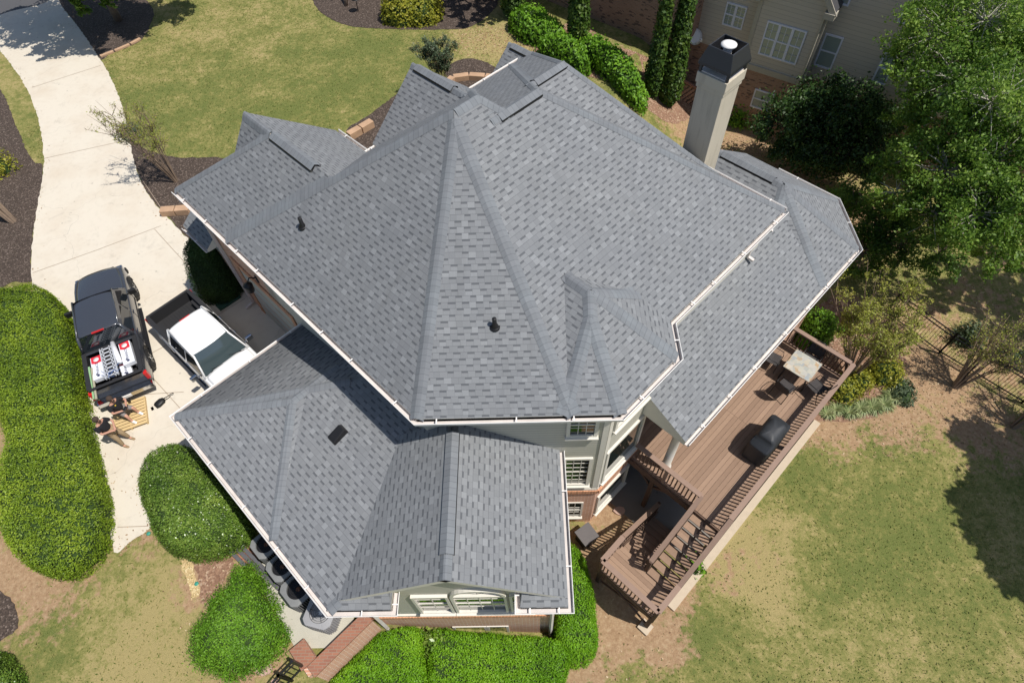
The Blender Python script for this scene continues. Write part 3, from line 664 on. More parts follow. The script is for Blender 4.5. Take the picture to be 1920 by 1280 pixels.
wear = np.zeros((nx*ny, 4)); wear[:, 3] = 1; wear[:, 1] = .5
for p, r, c, g, l in BLW:
    d = np.exp(-((X.ravel()-p.x)**2+(Y.ravel()-p.y)**2)/(2*(r*.75)**2)); wear[:, 0] = np.maximum(wear[:, 0], d*c); wear[:, 1] += d*g; wear[:, 2] = np.maximum(wear[:, 2], d*l)
ca = me.attributes.new('wear', 'FLOAT_COLOR', 'POINT'); ca.data.foreach_set('color', np.clip(wear, 0, 1).ravel())
me.polygons.foreach_set('use_smooth', [True]*len(me.polygons)); link('ground', me)['kind'] = 'structure'
# mulch, driveway, paths
def mulch_mat(name, c1, c2, c3, sc=24):
    m = NT(name); vo = m.n('ShaderNodeTexVoronoi'); m.l(m.pos(), vo.inputs['Vector']); vo.inputs['Scale'].default_value = sc; s_ = m.n('ShaderNodeSeparateColor'); m.l(vo.outputs['Color'], s_.inputs[0])
    c = m.ramp(s_.outputs[0], [(0, c1), (.8, c2), (.97, c3)]); c = m.mix(m.math('MULTIPLY', m.noise(1.3, 4), .5), c, c1); m.col(c); m.setp(Roughness=.95); m.bump(vo.outputs['Distance'], .7, .03); return m.m
M['mulch'] = mulch_mat('dark_mulch', (.040, .028, .021), (.095, .068, .052), (.22, .17, .14)); M['bark'] = mulch_mat('red_bark', (.20, .11, .07), (.33, .20, .13), (.50, .37, .26), 18)
def concrete(name, base, stain=(.62, .52, .40)):
    m = NT(name); n = m.noise(.5, 5, .6); n2 = m.noise(4, 5, .7); c = m.mix(m.math('MULTIPLY', m.ramp(n, [(.45, 0.0), (.75, 1.0)]), .45), base, stain)
    c = m.mix(m.math('MULTIPLY', m.ramp(n2, [(.52, 0.0), (.8, 1.0)]), .35), c, tuple(v*.72 for v in base)); vo = m.n('ShaderNodeTexVoronoi', feature='DISTANCE_TO_EDGE'); vo.inputs['Scale'].default_value = .16
    w_ = m.n('ShaderNodeVectorMath', operation='ADD'); nn = m.n('ShaderNodeTexNoise'); nn.inputs['Scale'].default_value = 1.2; m.l(m.pos(), nn.inputs['Vector']); m.l(m.pos(), w_.inputs[0]); m.l(nn.outputs['Color'], w_.inputs[1]); m.l(w_.outputs[0], vo.inputs['Vector'])
    c = m.mix(m.math('MULTIPLY', m.math('LESS_THAN', vo.outputs[0], .0011), .45), c, tuple(v*.5 for v in base))
    n3 = m.noise(1.1, 6, .75, dist=.8); c = m.mix(m.math('MULTIPLY', m.ramp(n3, [(.58, 0.0), (.72, 1.0)]), .40), c, tuple(v*.55 for v in base)); vo2 = m.n('ShaderNodeTexVoronoi'); m.l(m.pos(), vo2.inputs['Vector']); vo2.inputs['Scale'].default_value = 1.3; c = m.mix(m.math('MULTIPLY', m.math('LESS_THAN', vo2.outputs['Distance'], .05), .5), c, tuple(v*.45 for v in base))
    m.col(c); m.setp(Roughness=.85); m.bump(m.noise(40, 4, .7), .2, .01); return m.m
M['conc'] = concrete('driveway_concrete', (.625, .57, .475), (.50, .40, .29)); M['slab'] = concrete('slab_concrete', (.48, .46, .39), (.36, .33, .26)); M['asphalt'] = concrete('asphalt', (.08, .08, .085), (.10, .10, .10))
DRV = [(0, 95), (42, 152), (70, 215), (82, 290), (80, 330), (68, 400), (60, 470), (62, 540), (95, 610), (135, 700), (165, 790), (190, 880), (205, 960), (214, 1034), (250, 1010), (285, 982), (265, 915), (270, 885), (330, 890), (420, 890), (560, 760), (620, 650), (560, 600), (470, 545), (420, 500), (360, 455), (312, 405), (283, 372), (260, 330), (244, 270), (231, 205), (205, 140), (180, 100), (150, 55), (118, 15), (98, -20), (60, -60), (-60, -40), (-60, 20)]
drape('driveway', pxp(DRV), M['conc'], .012, 1.2, jit=.025)
M['straw'] = mulch_mat('straw', (.42, .30, .14), (.66, .50, .26), (.80, .68, .42), 30)
drape('mulch_bed', pxp([(338, 1036), (352, 1038), (362, 1062), (372, 1090), (374, 1112), (362, 1122), (352, 1090), (340, 1062)]), M['straw'], .012, .5, jit=.05)
drape('mulch_bed', pxp([(352, 1038), (400, 1042), (425, 1040), (440, 1056), (425, 1082), (385, 1128), (376, 1120), (374, 1092), (362, 1062)]), M['bark'], .010, .5, jit=.04)
drape('road', pxp([(-300, 60), (-60, 42), (20, 22), (98, -2), (120, -60), (0, -120), (-300, -60)]), M['asphalt'], .016, 2)
MU = [[(-40, 140), (2, 170), (22, 215), (45, 270), (62, 303), (81, 312), (74, 370), (63, 430), (58, 490), (60, 528), (20, 530), (-60, 560), (-80, 300)],
      [(244, 268), (280, 283), (330, 295), (380, 296), (430, 300), (520, 350), (500, 450), (400, 470), (358, 452), (313, 405), (285, 374), (262, 333)],
      [(96, -2), (120, 18), (150, 56), (185, 110), (210, 100), (262, 78), (283, 45), (285, 15), (240, -30), (150, -60)],
      [(583, -5), (600, 22), (640, 45), (690, 53), (770, 56), (830, 56), (880, 52), (915, 30), (935, 0), (930, -50), (700, -90), (560, -50)],
      [(650, 247), (690, 218), (760, 170), (800, 190), (760, 260), (680, 290)], [(835, 140), (850, 118), (885, 110), (930, 128), (950, 160), (900, 180), (860, 175)], [(-40, 1100), (5, 1110), (30, 1140), (35, 1175), (0, 1200), (-60, 1200)]]
for k, u in enumerate(MU): drape('mulch_bed', pxp(u), M['mulch'], .008+.0015*k, .8, jit=.035)
drape('mulch_bed', pxp([(1535, 575), (1580, 560), (1650, 600), (1690, 650), (1700, 690), (1690, 735), (1640, 780), (1580, 790), (1520, 790), (1480, 800), (1440, 700)]), M['bark'], .008, .8, jit=.04)
drape('mulch_bed', pxp([(1000, 90), (1080, 40), (1160, 90), (1290, 170), (1300, 215), (1240, 225), (1130, 150), (1040, 130)]), M['bark'], .010, .8, jit=.04)
# saw cuts in the driveway
jm = plain('joint_dark', (.34, .27, .20), .9)
def joint(pts, wd=.022):
    ps = [T(*p) for p in pts]; mb = MB()
    for a, b in zip(ps[:-1], ps[1:]):
        n = max(1, int((b-a).length/1.0))
        for k in range(n):
            p = a.lerp(b, k/n); q = a.lerp(b, (k+1)/n); d = (q-p).normalized(); s_ = Vector((d.y, -d.x, 0))*wd/2; up = Vector((0, 0, .020))
            mb.add([p-s_+up, p+s_+up, q+s_+up, q-s_+up], [(0, 1, 2, 3)])
    return mb
mj = MB()
for l in ([(60, 165), (188, 124)], [(82, 298), (246, 262)], [(62, 512), (180, 470), (302, 424)], [(290, 430), (360, 507), (380, 530)], [(262, 330), (312, 405)], [(280, 665), (330, 638), (460, 560)], [(275, 695), (335, 762), (390, 820)], [(178, 745), (345, 735)], [(221, 988), (279, 986)], [(56, 395), (70, 392)]):
    j = joint(l); mj.add(j.v, j.f)
jo = mj.build('driveway_joint', jm); jo['kind'] = 'structure'
# concrete pads
drape('concrete_pad', [(-7.6, 5.2), (-5.0, 5.6), (-4.9, 3.3), (-5.3, 2.7), (-6.35, 2.7), (-6.9, 3.4), (-7.9, 4.6)], M['slab'], .03, .6, smooth=False)
drape('patio', [AB(-4.0, 7.25), AB(-.25, 7.25), AB(-.25, 15.2), AB(-4.0, 15.2)], concrete('patio_concrete', (.22, .20, .175), (.16, .145, .12)), .012, .8, smooth=False)
# ================================================================ deck
dk = thing('deck', 'raised brown timber deck with railings and a turning stair down to the lawn', 'deck', (0, 0, 0))
def dpart(mb, name, mat, par=None, uv=True, **k):
    o = mb.build(name, mat, par or dk, uv=uv, **k); return o
RA = Matrix(((R2, R2, 0), (-R2, R2, 0), (0, 0, 1)))    # columns: A, B, z
def abox(mb, a0, a1, b0, b1, z0, z1, mi=0):
    c = AB((a0+a1)/2, (b0+b1)/2); mb.box((*c, (z0+z1)/2), (a1-a0, b1-b0, z1-z0), M4=RA, mi=mi)
mb = MB(); a = -4.15
while a < -.12:
    for b0_, b1_ in ((7.85, 11.3), (11.3, 14.9)): abox(mb, a, a+.134, b0_+.002, b1_-.002, -.035, -random.uniform(0, .004))
    a += .141
def deckmat():
    m = NT('composite_board'); r = m.n('ShaderNodeNewGeometry').outputs['Random Per Island']; f = m.math('ADD', m.math('MULTIPLY', r, .6), m.math('MULTIPLY', m.noise(7, 5), .4))
    m.col(m.mix(f, (.205, .128, .084), (.345, .228, .155))); m.setp(Roughness=.75); return m.m
M['board'] = deckmat()
dpart(mb, 'deck_boards', M['board'])
mb = MB(); abox(mb, -4.15, -.1, 7.80, 7.85, -.32, -.03); abox(mb, -4.15, -.1, 14.9, 14.95, -.32, -.03); abox(mb, -.12, -.06, 7.80, 14.95, -.32, -.03); b = 8.2
while b < 14.8: abox(mb, -4.1, -.12, b, b+.045, -.3, -.04); b += .42
abox(mb, -4.1, -.12, 7.95, 8.05, -.55, -.3); abox(mb, -1.9, -1.75, 7.9, 14.9, -.55, -.3)
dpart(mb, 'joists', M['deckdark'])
mb = MB(); abox(mb, -4.15, -.1, 7.84, 14.9, -.30, -.295); dpart(mb, 'underside', M['under_dark'])  # black sheet painting the shade below the deck boards
def post(a_, b_, z0, z1, s_=.14, name='post'):
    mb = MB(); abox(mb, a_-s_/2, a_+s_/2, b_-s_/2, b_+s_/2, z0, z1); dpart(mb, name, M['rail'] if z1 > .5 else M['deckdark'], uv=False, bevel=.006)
for a_, b_ in ((-2.5, 7.95), (-.15, 7.95), (-.15, 11.3), (-.15, 14.8), (-2.5, 11.3)): post(a_, b_, -2.72, -.3)
def rail(p, q, z0, z1=None, capw=.15, parent=None, bal=True, H=.95):
    """railing between two (a,b) points; z1 = floor height at q"""
    z1 = z0 if z1 is None else z1; P = Vector((*AB(*p), z0)); Q = Vector((*AB(*q), z1)); d = Q-P; L = d.length; mb = MB()
    mb.bar(P+Vector((0, 0, H-.018)), Q+Vector((0, 0, H-.018)), capw, .036); mb.bar(P+Vector((0, 0, H-.08)), Q+Vector((0, 0, H-.08)), .04, .085); mb.bar(P+Vector((0, 0, .10)), Q+Vector((0, 0, .10)), .04, .075)
    rl = dpart(mb, 'railing', M['rail'], uv=False); bb = MB(); n = max(1, int(L/.125))
    for k in range(1, n):
        c = P+d*(k/n); bb.box((c.x, c.y, c.z+.5), (.036, .036, .82), M4=RA)
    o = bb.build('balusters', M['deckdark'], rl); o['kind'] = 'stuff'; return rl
rail((-3.35, 7.90), (-1.06, 7.90), 0); rail((-.08, 7.9), (-.08, 14.87), 0); rail((-4.1, 14.87), (-.16, 14.87), 0)
for p in ((-1.05, 7.9), (-.08, 14.87), (-.08, 11.4), (-2.2, 7.9)): post(p[0], p[1], -.3, .93, .10, 'rail_post')
ZL = -1.35; nst = 8; run = 2.0/nst
mb = MB()
for k in range(nst):
    z = -.16*(k+1); b1 = 7.84-run*k
    for j in (0, 1): abox(mb, -.98, -.12, b1-.128*(j+1)-.004*j, b1-.128*j, z-.035, z)
dpart(mb, 'stair_treads', M['board'])
mb = MB(); 
for a_ in (-1.02, -.10, -.55): mb.bar((*AB(a_, 7.9), -.16), (*AB(a_, 5.9), ZL-.15), .045, .26)
for a_ in (-2.0, -1.08): mb.bar((*AB(a_, 5.95), ZL-.12), (*AB(a_, 8.0), -2.68), .045, .26)
dpart(mb, 'stringers', M['deckdark'], uv=False)
mb = MB(); a = 4.98
while a < 5.84: abox(mb, -2.05, -.08, a, a+.134, ZL-.035, ZL); a += .14
dpart(mb, 'landing_boards', M['board'])
mb = MB(); abox(mb, -2.08, -.05, 4.93, 4.98, ZL-.28, ZL-.03); abox(mb, -2.08, -.05, 5.86, 5.91, ZL-.28, ZL-.04); abox(mb, -2.1, -2.05, 4.95, 5.9, ZL-.28, ZL-.03); abox(mb, -.08, -.03, 4.95, 5.9, ZL-.28, ZL-.03); dpart(mb, 'landing_frame', M['deckdark'])
mb = MB()
for k in range(7):
    z = ZL-.17*(k+1); b0 = 5.94+.27*k
    for j in (0, 1): abox(mb, -1.98, -1.10, b0+.135*j, b0+.13+.135*j, z-.035, z)
dpart(mb, 'lower_treads', M['board'])
rail((-2.06, 4.95), (-.06, 4.95), ZL, capw=.16); rail((-.06, 4.95), (-.06, 5.9), ZL, capw=.16); rail((-2.06, 4.95), (-2.06, 5.9), ZL, capw=.16)
rail((-.06, 5.9), (-.06, 7.9), ZL, 0, capw=.14); rail((-1.04, 5.9), (-1.04, 7.9), ZL, 0, capw=.14); rail((-2.06, 5.9), (-2.06, 8.0), ZL, -2.72, capw=.14); rail((-1.16, 5.92), (-1.16, 8.0), ZL, -2.72, capw=.06)
for a_, b_ in ((-2.02, 4.99), (-.10, 4.99), (-2.02, 5.86), (-.10, 5.86)): post(a_, b_, -2.72, ZL-.02)
for p in ((-2.06, 4.95, ZL), (-.06, 4.95, ZL), (-2.06, 5.9, ZL), (-1.04, 5.9, ZL), (-.06, 5.9, ZL)): post(p[0], p[1], p[2]-.3, p[2]+.93, .10, 'rail_post')
post(-2.06, 8.0, -2.72, -1.75, .10, 'rail_post'); post(-1.16, 8.0, -2.72, -1.75, .10, 'rail_post')
for a_, b_, t_ in (((-1.9, 4.99, -2.5), (-.2, 4.99, -1.7), .04), ((-.2, 4.99, -2.5), (-1.9, 4.99, -1.7), .046), ((-2.02, 5.0, -1.9), (-1.6, 5.0, ZL-.2), .06), ((-2.5, 7.95, -1.0), (-1.9, 7.95, -.45), .06), ((-2.5, 7.95, -1.0), (-3.1, 7.95, -.45), .06)):
    mb = MB(); mb.bar((*AB(*a_[:2]), a_[2]), (*AB(*b_[:2]), b_[2]), t_, .09); dpart(mb, 'brace', M['deckdark'], uv=False)
if False:
  mb = MB(); mb.bar((*AB(-1.9, 4.99), -2.5), (*AB(-.2, 4.99), -1.7), .04, .09); mb.bar((*AB(-.2, 4.99), -2.5), (*AB(-1.9, 4.99), -1.7), .045, .09)
  mb.bar((*AB(-2.02, 5.0), -1.9), (*AB(-1.6, 5.0), ZL-.2), .06, .09); mb.bar((*AB(-2.5, 7.95), -1.0), (*AB(-1.9, 7.95), -.45), .06, .09); mb.bar((*AB(-2.5, 7.95), -1.0), (*AB(-3.1, 7.95), -.45), .06, .09); dpart(mb, 'braces', M['deckdark'], uv=False)
cm = MB(); abox(cm, .02, .26, 5.9, 14.8, -2.75, -2.62); abox(cm, -.28, .08, 4.75, 5.1, -2.75, -2.6); dpart(cm, 'footing', plain('footing_concrete', (.52, .43, .32), .9))
# ================================================================ deck furniture
def slate():
    m = NT('slate_tile'); uv = m.n('ShaderNodeUVMap').outputs[0]; vo = m.n('ShaderNodeTexVoronoi', distance='CHEBYCHEV'); m.l(uv, vo.inputs['Vector']); vo.inputs['Scale'].default_value = 7.5; vo.inputs['Randomness'].default_value = .75
    s_ = m.n('ShaderNodeSeparateColor'); m.l(vo.outputs['Color'], s_.inputs[0]); c = m.ramp(s_.outputs[0], [(0, (.34, .36, .33)), (.35, (.48, .46, .38)), (.55, (.44, .30, .16)), (.75, (.30, .34, .36)), (1, (.56, .50, .40))])
    c = m.mix(m.math('MULTIPLY', m.noise(14, 4), .3), c, (.30, .27, .22)); m.col(c); m.setp(Roughness=.45); return m.m
tb = thing('patio_table', 'rectangular outdoor table with a mottled slate tile top on the deck', 'table', (*AB(-1.245, 13.9), .0), -math.pi/4+.02)
mb = MB(); mb.box((0, 0, .725), (.90, .90, .03)); mb.box((0, 0, .70), (.86, .86, .03), mi=1); mb.build('tabletop', [slate(), M['darkmetal']], tb, uv=True, bevel=.006)
for x in (-.36, .36):
    for y in (-.36, .36): mb = MB(); mb.tube([(x, y, .70), (x*1.12, y*1.12, 0)], .022, 8); mb.build('leg', M['darkmetal'], tb)
# widen: the photograph's table is longer than wide
tb.scale = (1.0, 1.0, 1.0)
sling = board_mat('sling_fabric', (.050, .044, .044), .02, .3, .6, .1, .8)
def make_chair(label, a, b, rz):
    t = thing('patio_chair', label, 'chair', (*AB(a, b), 0), rz, 'dark sling chairs round the slate table')
    s = MB(); s.add([(-.23, -.22, .42), (.23, -.22, .42), (.23, .02, .405), (.23, .24, .43), (-.23, .24, .43), (-.23, .02, .405)], [(0, 1, 2, 5), (5, 2, 3, 4)]); s.build('seat', sling, t, uv=True)
    k = MB(); pr = [(.25, .43, .22), (.30, .6, .24), (.36, .78, .245), (.40, .93, .20), (.41, .97, .12)]; vs = []
    for y, z, w_ in pr:
        for i in range(5): x = -1+i*.5; vs.append((x*w_, y+.03*(1-x*x), z-(0.03*x*x if z > .9 else 0)))
    k.add(vs, [(i*5+j, i*5+j+1, (i+1)*5+j+1, (i+1)*5+j) for i in range(4) for j in range(4)], 0, True); k.build('backrest', sling, t, uv=True)
    for sx in (-1, 1):
        f = MB(); x = sx*.25; f.tube([(x, -.24, .0), (x, -.24, .42), (x*1.08, -.2, .60), (x*1.1, .1, .64), (x, .31, .62)], .013, 6); f.build('armrest', M['darkmetal'], t)
        f = MB(); f.tube([(x, .36, 0), (x, .22, .42), (x, .31, .64), (x*.9, .40, .92)], .013, 6); f.build('leg', M['darkmetal'], t)
    f = MB(); f.tube([(-.25, -.24, .41), (.25, -.24, .41)], .012, 6); f.tube([(-.25, .24, .42), (.25, .24, .42)], .012, 6); f.tube([(-.225, .40, .92), (-.1, .43, .985), (.1, .43, .985), (.225, .40, .92)], .013, 6); f.build('frame', M['darkmetal'], t)
    return t
PI = math.pi
make_chair('dark sling patio chair pulled back between the table and the roof edge', -2.12, 13.75, PI/4+.12)
make_chair('dark sling patio chair facing the table from the far end railing', -1.2, 14.62-.12, -PI/4+.05)
make_chair('dark sling patio chair at the table side nearest the covered grill', -1.25, 13.05, PI*.75-.10)
make_chair('dark sling patio chair tucked between the table and the lawn side railing', -.52, 13.75, -PI*.75-.25)
gr = thing('covered_grill', 'gas grill under a dark grey fitted cover on the deck', 'grill', (*AB(-.68, 10.95), 0), PI/4)
def cover(me_):
    pass
mb = MB(); n = 9; rows = []
for z, sx, sy, jit in ((.06, .70, .34, .012), (.35, .70, .335, .012), (.78, .68, .33, .01), (.88, .66, .33, .01), (.92, .42, .32, .01), (1.08, .40, .27, .01), (1.17, .36, .17, .008), (1.18, .1, .05, 0)):
    row = []
    for k in range(32):
        t = 2*PI*k/32; c, s = math.cos(t), math.sin(t); e = .22
        row.append((sx*math.copysign(abs(c)**e, c)+random.uniform(-jit, jit), sy*math.copysign(abs(s)**e, s)+random.uniform(-jit, jit)+(.02*math.sin(5*t) if z < .5 else 0), z+random.uniform(-jit, jit)*.6))
    rows.append(row)
vs = [v for r in rows for v in r]; mb.add(vs, [(i*32+j, i*32+(j+1) % 32, (i+1)*32+(j+1) % 32, (i+1)*32+j) for i in range(7) for j in range(32)]+[tuple(range(7*32, 8*32))], 0, True)
mb.build('cover', plain('grill_cover', (.030, .033, .038), .55, var=.25, scale=5), gr)
for x in (-.55, .55):
    for y in (-.24, .24): mb = MB(); mb.lathe([(.05, .0), (.05, .06)], (x, y, .0), 10); mb.build('caster', M['black'], gr)
# downspout splash block, retaining wall, kerb stones
sb = MB(); sb.box((0, 0, .05), (.9, .32, .02)); sb.box((0, .15, .08), (.9, .025, .07)); sb.box((0, -.15, .08), (.9, .025, .07)); sb.box((.44, 0, .08), (.02, .3, .07))
p = T(430, 567); o = sb.build('splash_block', plain('green_plastic', (.03, .085, .06), .6)); o.location = (p.x, p.y, 0); o.rotation_euler = (0, 0, PI/4); tag(o, 'dark green plastic splash block below the garage corner downspout', 'splash block')
rw_ = thing('retaining_wall', 'low brick retaining wall with a short return beside the grey condensers', 'wall', (0, 0, 0))
mb = MB(); P0, P1, P2 = Vector((-5.72, 2.12, 0)), Vector((-4.42, 3.42, 0)), Vector((-6.25, 2.76, 0))
def wallbar(mb, p, q, t, z0, z1): d = (q-p).normalized(); mb.bar(p+Vector((0, 0, (z0+z1)/2)), q+Vector((0, 0, (z0+z1)/2)), t, z1-z0)
wallbar(mb, P0, P1, .30, -2.2, .26); wallbar(mb, P0+Vector((.05, .02, 0)), P2, .40, -.8, .20); mb.build('wall_body', M['brick'], rw_, uv=True)
mb = MB(); wallbar(mb, P0-Vector((.02, .02, 0)), P1, .34, .262, .33); wallbar(mb, P0+Vector((-.12, .16, 0)), P2, .44, .202, .27); mb.build('coping', M['paver'], rw_, uv=True)
ed = [((305, 402), (360, 398), 'short sandstone block edge in the mulch by the pent roof', .3), ((700, 236), (655, 262), 'sandstone block edging beside the steep lawn side gable', .35), ((690, 243), (645, 275), 'front row of sandstone edging by the steep gable foot', .25)]
for a_, b_, lb, hh in ed[:2]:
    t = thing('stone_edging', lb, 'edging', T(*a_)); mb = MB(); p, q = T(*a_), T(*b_); n = max(1, int((q-p).length/.55))
    for k in range(n): u, v_ = p.lerp(q, (k+.03)/n)-p, p.lerp(q, (k+.97)/n)-p; mb.bar(u+Vector((0, 0, hh/2)), v_+Vector((0, 0, hh/2)), .34, hh)
    mb.build('stone_course', M['stone'], t, bevel=.02)
t = thing('stone_edging', 'curved sandstone edging of the small mulch bed beyond the roof', 'edging', T(880, 158)); ps = [T(*p)-T(880, 158) for p in ((835, 165), (850, 152), (880, 148), (910, 150), (945, 155))]; mb = MB()
for a_, b_ in zip(ps[:-1], ps[1:]): mb.bar(a_.lerp(b_, .03)+Vector((0, 0, .14)), a_.lerp(b_, .97)+Vector((0, 0, .14)), .32, .28)
mb.build('stone_course', M['stone'], t, bevel=.02)
t = thing('stone_edging', 'low sandstone edging round the dark mulch under the driveway tree', 'edging', T(262, 80)); ps = [T(*p)-T(262, 80) for p in ((188, 108), (215, 98), (245, 85), (265, 74))]; mb = MB()
for a_, b_ in zip(ps[:-1], ps[1:]): mb.bar(a_.lerp(b_, .04)+Vector((0, 0, .05)), a_.lerp(b_, .96)+Vector((0, 0, .05)), .16, .12)
mb.build('stone_course', M['stone'], t, bevel=.02)
# air conditioners
def make_ac(label, px, py, z, rz, light, sz=.78):
    p = G(px, py, z+.75); t = thing('condenser_unit', label, 'air conditioner', (p.x, p.y, z), rz, 'condenser units by the front wing wall'); mb = MB(); h = sz/2; c = .12
    oc = [(-h+c, -h), (h-c, -h), (h, -h+c), (h, h-c), (h-c, h), (-h+c, h), (-h, h-c), (-h, -h+c)]
    mb.prism([(x*.95, y*.95) for x, y in oc], .03, .66)
    m_ = plain('condenser_sun_shade', (.30, .30, .31) if light else (.20, .205, .205), .5); cas = mb.build('casing', M['darkmetal'] if not light else m_, t)  # grey made lighter for the sunlit unit, darker for those in eave shade
    g = MB()
    for k in range(8):
        a, b = Vector((*oc[k], 0)), Vector((*oc[(k+1) % 8], 0)); n = max(1, int((b-a).length/.055))
        for i in range(n): c0 = a.lerp(b, (i+.5)/n); g.box((c0.x*.99, c0.y*.99, .35), (.022, .022, .62))
    g.build('louvre', m_, cas)
    tp = MB(); n = 32; rr = h*.74; ring = [(rr*math.cos(2*PI*i/n), rr*math.sin(2*PI*i/n)) for i in range(n)]
    out = []
    for i in range(n):
        t_ = 2*PI*i/n; cx_, sy_ = math.cos(t_), math.sin(t_); k_ = min(h/max(abs(cx_), 1e-6), h/max(abs(sy_), 1e-6), (2*h-c)/(abs(cx_)+abs(sy_))); out.append((k_*cx_, k_*sy_))
    vs = [(*q, .66) for q in out]+[(*q, .72) for q in out]+[(*q, .74) for q in ring]+[(*q, .64) for q in ring]
    tp.add(vs, [(j*n+i, j*n+(i+1) % n, (j+1)*n+(i+1) % n, (j+1)*n+i) for j in range(3) for i in range(n)]); tp.build('top_rim', m_, t)
    fn = MB(); fn.lathe([(.07, .60), (.07, .66), (.02, .68)], (0, 0, 0), 12)
    for k in range(3):
        a = 2*PI*k/3; vs = []
        for r_ in (.06, rr*.92):
            for w_, z_ in ((-.5, .58), (.5, .64)): tt = a+w_; vs.append((r_*math.cos(tt), r_*math.sin(tt), z_))
        fn.add(vs, [(0, 1, 3, 2)])
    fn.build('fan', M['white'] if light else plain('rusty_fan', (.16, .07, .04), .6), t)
    gm = MB()
    for k in range(4): gm.tube([((.12+k*.055)*math.cos(2*PI*i/20), (.12+k*.055)*math.sin(2*PI*i/20), .735) for i in range(21)], .003, 4, cap=False)
    for k in range(6): gm.tube([(.05*math.cos(k*PI/3), .05*math.sin(k*PI/3), .74), (rr*math.cos(k*PI/3), rr*math.sin(k*PI/3), .735)], .004, 4)
    gm.build('fan_guard', M['darkmetal'], t)
make_ac('grey condenser coloured lighter for full sun beside the brick retaining wall', 600, 1146, 0, -.25, True)
make_ac('condenser coloured darker for shade, half under the eave, next to the sunlit one', 557, 1102, 0, PI/4, False)
make_ac('condenser coloured darker for shade, half under the eave, second from the big round shrub', 527, 1060, 0, PI/4, False, .72)
make_ac('condenser coloured darker for shade, half under the eave, nearest the big round shrub', 497, 1018, 0, PI/4, False, .72)
# stepping edge strips of the path under the eave
mb = MB()
for a_, b_ in (((436, 1020), (525, 1105)), ((448, 1018), (512, 1082)), ((430, 1030), (500, 1100))): p, q = T(*a_), T(*b_); mb.bar(p+Vector((0, 0, .06)), q+Vector((0, 0, .06)), .10, .12)
o = mb.build('landscape_timber', plain('grey_timber', (.10, .10, .11), .8, var=.3)); tag(o, 'dark landscape timbers beside the shrub under the front eave', 'timber edging')
o = drape('brick_path', pxp([(418, 1040), (470, 1000), (500, 1030), (470, 1062)]), M['paver'], .02, .5, smooth=False)
# ================================================================ vegetation
def quads(name, P, N, size, mat, parent=None, flat=.35, aspect=.55, jitter=1.0):
    """leaf faces at points P facing roughly along N"""
    n = len(P); N = N+rng.normal(0, flat, (n, 3)); N /= np.linalg.norm(N, axis=1)[:, None]
    a = rng.normal(size=(n, 3)); U = np.cross(N, a); U /= np.linalg.norm(U, axis=1)[:, None]; V = np.cross(N, U)
    s = size*(1+jitter*(rng.random(n)-.5))[:, None]; u = U*s; v = V*s*aspect; b = N*s*.18
    vs = np.stack([P-u, P-v*.9+b, P+u, P+v*.9+b], 1).reshape(-1, 3)
    me = bpy.data.meshes.new(name); me.vertices.add(4*n); me.vertices.foreach_set('co', vs.ravel()); me.loops.add(4*n); me.loops.foreach_set('vertex_index', np.arange(4*n, dtype=np.int32))
    me.polygons.add(n); me.polygons.foreach_set('loop_start', np.arange(0, 4*n, 4, dtype=np.int32)); me.polygons.foreach_set('loop_total', np.full(n, 4, dtype=np.int32)); me.update(calc_edges=True); me.materials.append(mat)
    return link(name, me, parent)
LM = {}
LM['hedge'] = leaf_mat('hedge_leaf', (.050, .095, .010), (.205, .315, .020), (.40, .50, .045), 1.0)
LM['holly'] = leaf_mat('holly_leaf', (.038, .080, .012), (.130, .228, .030), (.28, .37, .07), 1.5, rough=.30, trans=.12)
LM['bright'] = leaf_mat('bright_leaf', (.055, .140, .010), (.135, .300, .018), (.25, .45, .035), 1.6)
LM['front'] = leaf_mat('front_hedge_leaf', (.080, .200, .006), (.165, .370, .010), (.30, .52, .03), .9)
LM['dark'] = leaf_mat('dark_leaf', (.010, .026, .007), (.032, .075, .015), (.085, .155, .03), 1.2, trans=.15)
LM['tree'] = leaf_mat('tree_leaf', (.028, .075, .010), (.095, .190, .026), (.24, .36, .065), .5, trans=.35); LM['palebark'] = plain('pale_bark', (.42, .40, .34), .8, var=.3, scale=8)
LM['birch'] = leaf_mat('light_tree_leaf', (.035, .085, .012), (.130, .245, .030), (.37, .50, .09), .45, trans=.4)
LM['crepe'] = leaf_mat('crepe_leaf', (.15, .18, .02), (.30, .34, .05), (.42, .36, .09), 1.4, trans=.3)
LM['gold'] = leaf_mat('gold_leaf', (.12, .15, .015), (.30, .31, .03), (.45, .40, .05), 1.5)
LM['arb'] = leaf_mat('arborvitae_leaf', (.020, .050, .008), (.060, .125, .016), (.15, .22, .03), 1.3)
LM['grey'] = leaf_mat('grey_green_leaf', (.035, .060, .030), (.085, .125, .065), (.17, .21, .12), 1.2)
LM['stripe'] = leaf_mat('striped_blade', (.12, .18, .06), (.28, .33, .14), (.50, .50, .28), 2)
LM['barkcol'] = plain('grey_bark', (.16, .125, .095), .9, var=.4, scale=8); LM['tanbark'] = plain('tan_bark', (.22, .16, .115), .85, var=.35, scale=9)
CORE = plain('inner_shade', (.028, .055, .011), .95)  # dark fill inside the foliage, painting the shade between leaves
def lump(P, f, seed): # smooth pseudo noise
    q = P*f; s = seed; return (np.sin(q[:, 0]*1.3+s)+np.sin(q[:, 1]*1.7+s*2)+np.sin(q[:, 2]*1.9+s*3)+np.sin((q[:, 0]+q[:, 1])*2.3+s)+np.sin((q[:, 1]-q[:, 2])*2.9+s*5))/5
